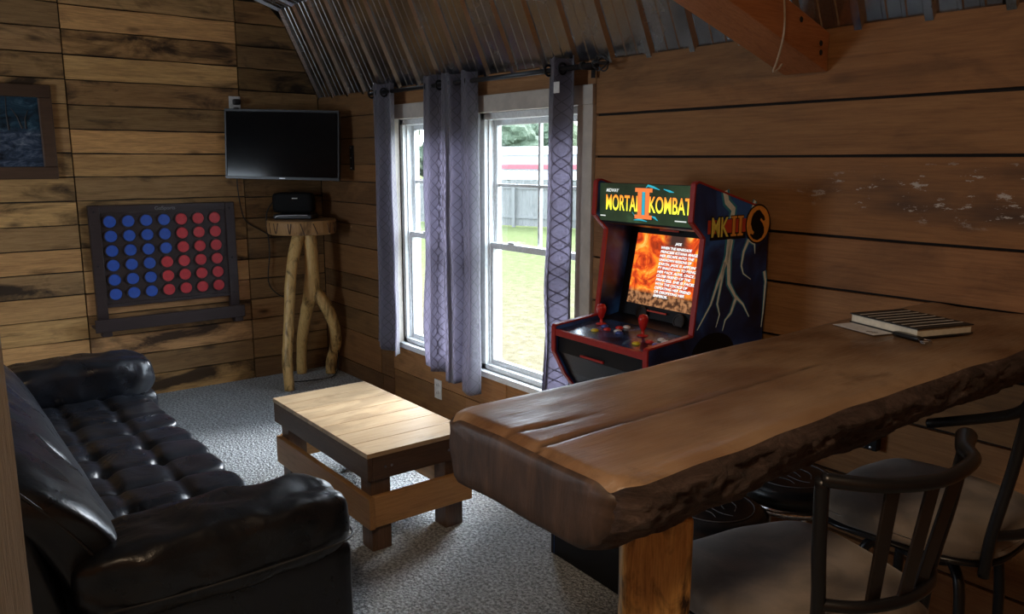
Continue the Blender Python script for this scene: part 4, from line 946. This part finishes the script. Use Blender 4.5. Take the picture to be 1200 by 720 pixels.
lines=['WHEN THE RENEGADE','PRINCESS KITANA MAKES','HER ESCAPE INTO THE','UNKNOWN REGIONS OF','EARTH, JADE IS APPOINTED','BY SHAO KAHN TO BRING','HER BACK ALIVE. ONCE A','CLOSE FRIEND OF THE','PRINCESS, SHE IS FACED','WITH THE CHOICE OF','DEFEATING HER FRIEND','OR DISOBEYING HER','EMPEROR.']
def stext(s,x,y,h,w):
    o=text('screen_line',s,1.,scr_txt,scr,(0,0,0),(0,0,0),depth=0,shear=.2,bold=.035); me=o.data
    xs=[v.co.x for v in me.vertices]; ys=[v.co.y for v in me.vertices]; a,b=min(xs),max(xs)
    for v in me.vertices: v.co.x=(v.co.x-a)/(b-a)*w; v.co.y=v.co.y/.72*h
    o.location=(x,y,.0034)
    o2=o.copy(); o2.data=o.data.copy(); o2.data.materials.clear(); o2.data.materials.append(scr_dk); o2.location=(x+.0012,y-.0014,.0028); o2.name='line_shadow'; COL.objects.link(o2)
stext('JADE',.022,.108,.0095,.034)
for i,s in enumerate(lines): stext(s,-.048,.088-i*.0158,.0102,len(s)*.0094)
obj('upper_label',box(-.05,.05,-.0025,.0025,-.003,.003),redp,ar,loc=(-.02,-.2285,1.332),rot=(-tilt,0,0)); obj('lower_label',box(-.05,.05,-.0025,.0025,-.003,.003),redp,ar,loc=(-.02,-.2825,1.017),rot=(-tilt,0,0))
obj('speaker_panel',prism(bmesh.new(),[(-.276,.984),(-.262,.984),(-.262,.965),(-.36,.965),(-.36,.97)],2*XI,'x',-XI),panel_black,ar)
for x in (-.10,.10):
    bm=lathe(bmesh.new(),[(.0,.001),(.022,.001),(.023,.003),(.028,.003),(.029,0)],24); obj('speaker_emblem',bm,slat_metal,ar,loc=(x,-.284,1.0),rot=(PI/2-tilt,0,0))
# control deck
def deck_art():
    m,t,b=nt('control_deck_print'); tc=N(t,'ShaderNodeTexCoord'); n=N(t,'ShaderNodeTexNoise',i_Scale=10.,i_Detail=4.,i_Distortion=1.); L(t,tc.outputs['Object'],n.inputs['Vector'])
    L(t,ramp(t,n.outputs[0],[(.4,(.012,.014,.03)),(.6,(.03,.07,.19)),(.75,(.20,.34,.5))]),b.inputs['Base Color']); b.inputs['Roughness'].default_value=.18; return m
dk=obj('control_deck',prism(bmesh.new(),[(-.36,.968),(-.59,.948),(-.59,.936),(-.36,.955)],2*XI,'x',-XI),deck_art(),ar)
obj('deck_edge',box(-XI,XI,-.606,-.591,.925,.950),red_trim,ar,bevel=.002)
def dz(y): return .968+(y+.36)*(.02/.23)
for x,y in ((-.175,-.43),(.075,-.445)):
    bm=lathe(bmesh.new(),[(.0,0),(.022,0),(.02,.003),(.006,.005),(.0055,.022),(.011,.028),(.0185,.055),(.019,.066),(.014,.078),(0,.082)],20); obj('joystick',bm,red_plastic,ar,smooth=True,loc=(x,y,dz(y)))
for x,y,mt in ((-.115,-.515,yellow_plastic),(-.09,-.475,red_plastic),(-.07,-.43,red_plastic),(-.04,-.465,white_btn),(-.055,-.405,white_btn),(-.015,-.48,blue_btn),(-.13,-.45,blue_btn),
               (.135,-.535,yellow_plastic),(.155,-.49,red_plastic),(.17,-.445,white_btn),(.20,-.50,blue_btn),(.20,-.455,white_btn),(.225,-.525,red_plastic),(.215,-.42,blue_btn)):
    obj('button',lathe(bmesh.new(),[(0,.009),(.0095,.008),(.0105,.005),(.0145,.005),(.0155,0)],18),mt,ar,smooth=False,loc=(x,y,dz(y)),rot=(0,0,0))
obj('coin_strip',box(-.10,.03,-.003,.003,-.004,.004),red_trim,ar,loc=(0,-.5965,.87))
# right side artwork: lightning, lettering, round emblem (figures left out)
XR=W2+.0092
def strip(pts,w,mat,name,layer,taper=False):
    bm=bmesh.new(); n=len(pts); P=[Vector((0,*p)) for p in pts]; e=[]
    for i,p in enumerate(P):
        a=P[max(i-1,0)]; b=P[min(i+1,n-1)]; d=(b-a).normalized(); nn_=Vector((0,-d.z,d.y)); ww=w*(1 if not taper else (1-.85*i/(n-1)))
        e.append((p+nn_*ww,p-nn_*ww))
    h0,h1=XR,XR+.0003*layer
    vs=[[bm.verts.new((h,q.y,q.z)) for h in (h0,h1) for q in pr_] for pr_ in e]
    for a,b in zip(vs,vs[1:]):
        for q in ((0,1),(1,3),(3,2),(2,0)): bm.faces.new((a[q[0]],a[q[1]],b[q[1]],b[q[0]]))
    bm.faces.new((vs[0][0],vs[0][1],vs[0][3],vs[0][2])); bm.faces.new((vs[-1][0],vs[-1][1],vs[-1][3],vs[-1][2]))
    bmesh.ops.recalc_face_normals(bm,faces=bm.faces[:]); return obj(name,bm,mat,ar)
yo=.02   # art was measured in world y
bolts=[[(-.271,1.494),(-.259,1.455),(-.222,1.428),(-.228,1.395)],[(-.105,1.456),(-.118,1.43),(-.125,1.41)],[(-.235,1.33),(-.242,1.26),(-.268,1.20),(-.286,1.17),(-.32,1.09),(-.385,1.005)],[(-.228,1.32),(-.236,1.26),(-.228,1.16),(-.19,1.11),(-.143,1.075),(-.105,1.024)],
       [(-.255,1.24),(-.268,1.17),(-.285,1.09),(-.27,1.05),(-.286,1.004)],[(-.184,1.104),(-.209,1.048),(-.238,1.025),(-.25,.986)],[(-.13,1.315),(-.155,1.27),(-.163,1.22),(-.15,1.19),(-.107,1.166)],[(-.13,1.315),(-.095,1.295),(-.09,1.26)],[(-.03,1.19),(-.019,1.15),(-.024,1.03),(-.03,.975)]]
for i,bpts in enumerate(bolts):
    w=.0085 if i in (0,2,3) else .0048
    pts=[(y+yo,z) for y,z in bpts]; strip(pts,w*2.6,bolt_teal,'lightning_glow',1,i not in(0,)); strip(pts,w*1.35,bolt_white,'lightning_bolt',3,i not in (0,))
bm=prism(bmesh.new(),[(-.352+yo,1.345),(-.15+yo,1.345),(-.15+yo,1.393),(-.352+yo,1.393)],.0012,'x',XR); obj('logo_band',bm,redp,ar)
bm=prism(bmesh.new(),[(-.34+yo,1.322),(-.15+yo,1.322),(-.15+yo,1.345),(-.34+yo,1.345)],.0010,'x',XR); obj('logo_shade',bm,panel_black,ar)
def side_text(s,y0,w,z0,h,mat,lift,bold):
    o=text('logo_lettering',s,1.,mat,ar,(0,0,0),(PI/2,0,PI/2),depth=0,bold=bold); me=o.data; xs=[v.co.x for v in me.vertices]; ys=[v.co.y for v in me.vertices]; a,b=min(xs),max(xs); c,d=min(ys),max(ys)
    for v in me.vertices: v.co.x=(v.co.x-a)/(b-a)*w; v.co.y=(v.co.y-c)/(d-c)*h
    o.location=(XR+lift,y0,z0)
side_text('MK',-.338+yo,.098,1.328,.078,panel_black,.0015,.06); side_text('MK',-.334+yo,.090,1.332,.070,gold,.0019,.02)
for k in (0,1):
    y0=-.232+yo+k*.036; 
    for mt,gx,l in ((panel_black,.003,.0014),(orange,0,.0020)):
        bm=bmesh.new()
        for a in ((y0-gx,y0+.030+gx,1.332-gx,1.340+gx),(y0-gx,y0+.030+gx,1.396-gx,1.404+gx),(y0+.008-gx,y0+.022+gx,1.332,1.404)): bx(bm,XR,XR+l+(.0001 if a[1]-a[0]<.02+gx*2 else 0),a[0],a[1],a[2],a[3])
        obj('logo_numeral',bm,mt,ar)
cy_,cz_=-.083+yo,1.370
def disc(ry,rz_,mat,l,nm,n=36): 
    return obj(nm,prism(bmesh.new(),[(cy_+ry*math.cos(2*PI*k/n),cz_+rz_*math.sin(2*PI*k/n)) for k in range(n)],l,'x',XR),mat,ar)
disc(.070,.073,panel_black,.0016,'emblem_rim'); disc(.064,.067,orange,.0022,'emblem_field')
bm=prism(bmesh.new(),[(cy_+a*.001,cz_+b*.001) for a,b in ((-12,50),(4,52),(18,40),(32,28),(38,14),(30,10),(22,16),(14,22),(10,14),(24,2),(34,-14),(36,-34),(22,-52),(0,-60),(-24,-54),(-44,-38),(-40,-34),(-26,-38),(-20,-30),(-32,-20),(-42,2),(-38,24),(-28,40))],.0028,'x',XR)
bmesh.ops.triangulate(bm,faces=[q for q in bm.faces if len(q.verts)>4]); obj('emblem_dragon',bm,panel_black,ar)
n=28; obj('lower_disc',prism(bmesh.new(),[(-.275+.115*math.cos(2*PI*k/n),.90+.085*math.sin(2*PI*k/n)) for k in range(n)],.0012,'x',XR),panel_black,ar)
# ceiling lamp body behind the camera
cl=empty('ceiling_lamp',(5.6,-3.0,2.92),label='square ceiling light panel behind the viewpoint',cat='lamp')
obj('housing',box(-.27,.27,-.27,.27,-.02,.02),plastic_white,cl,bevel=.004); obj('hanger',tube(bmesh.new(),[(0,0,.02),(0,0,.16)],.01,8),black_metal,cl)
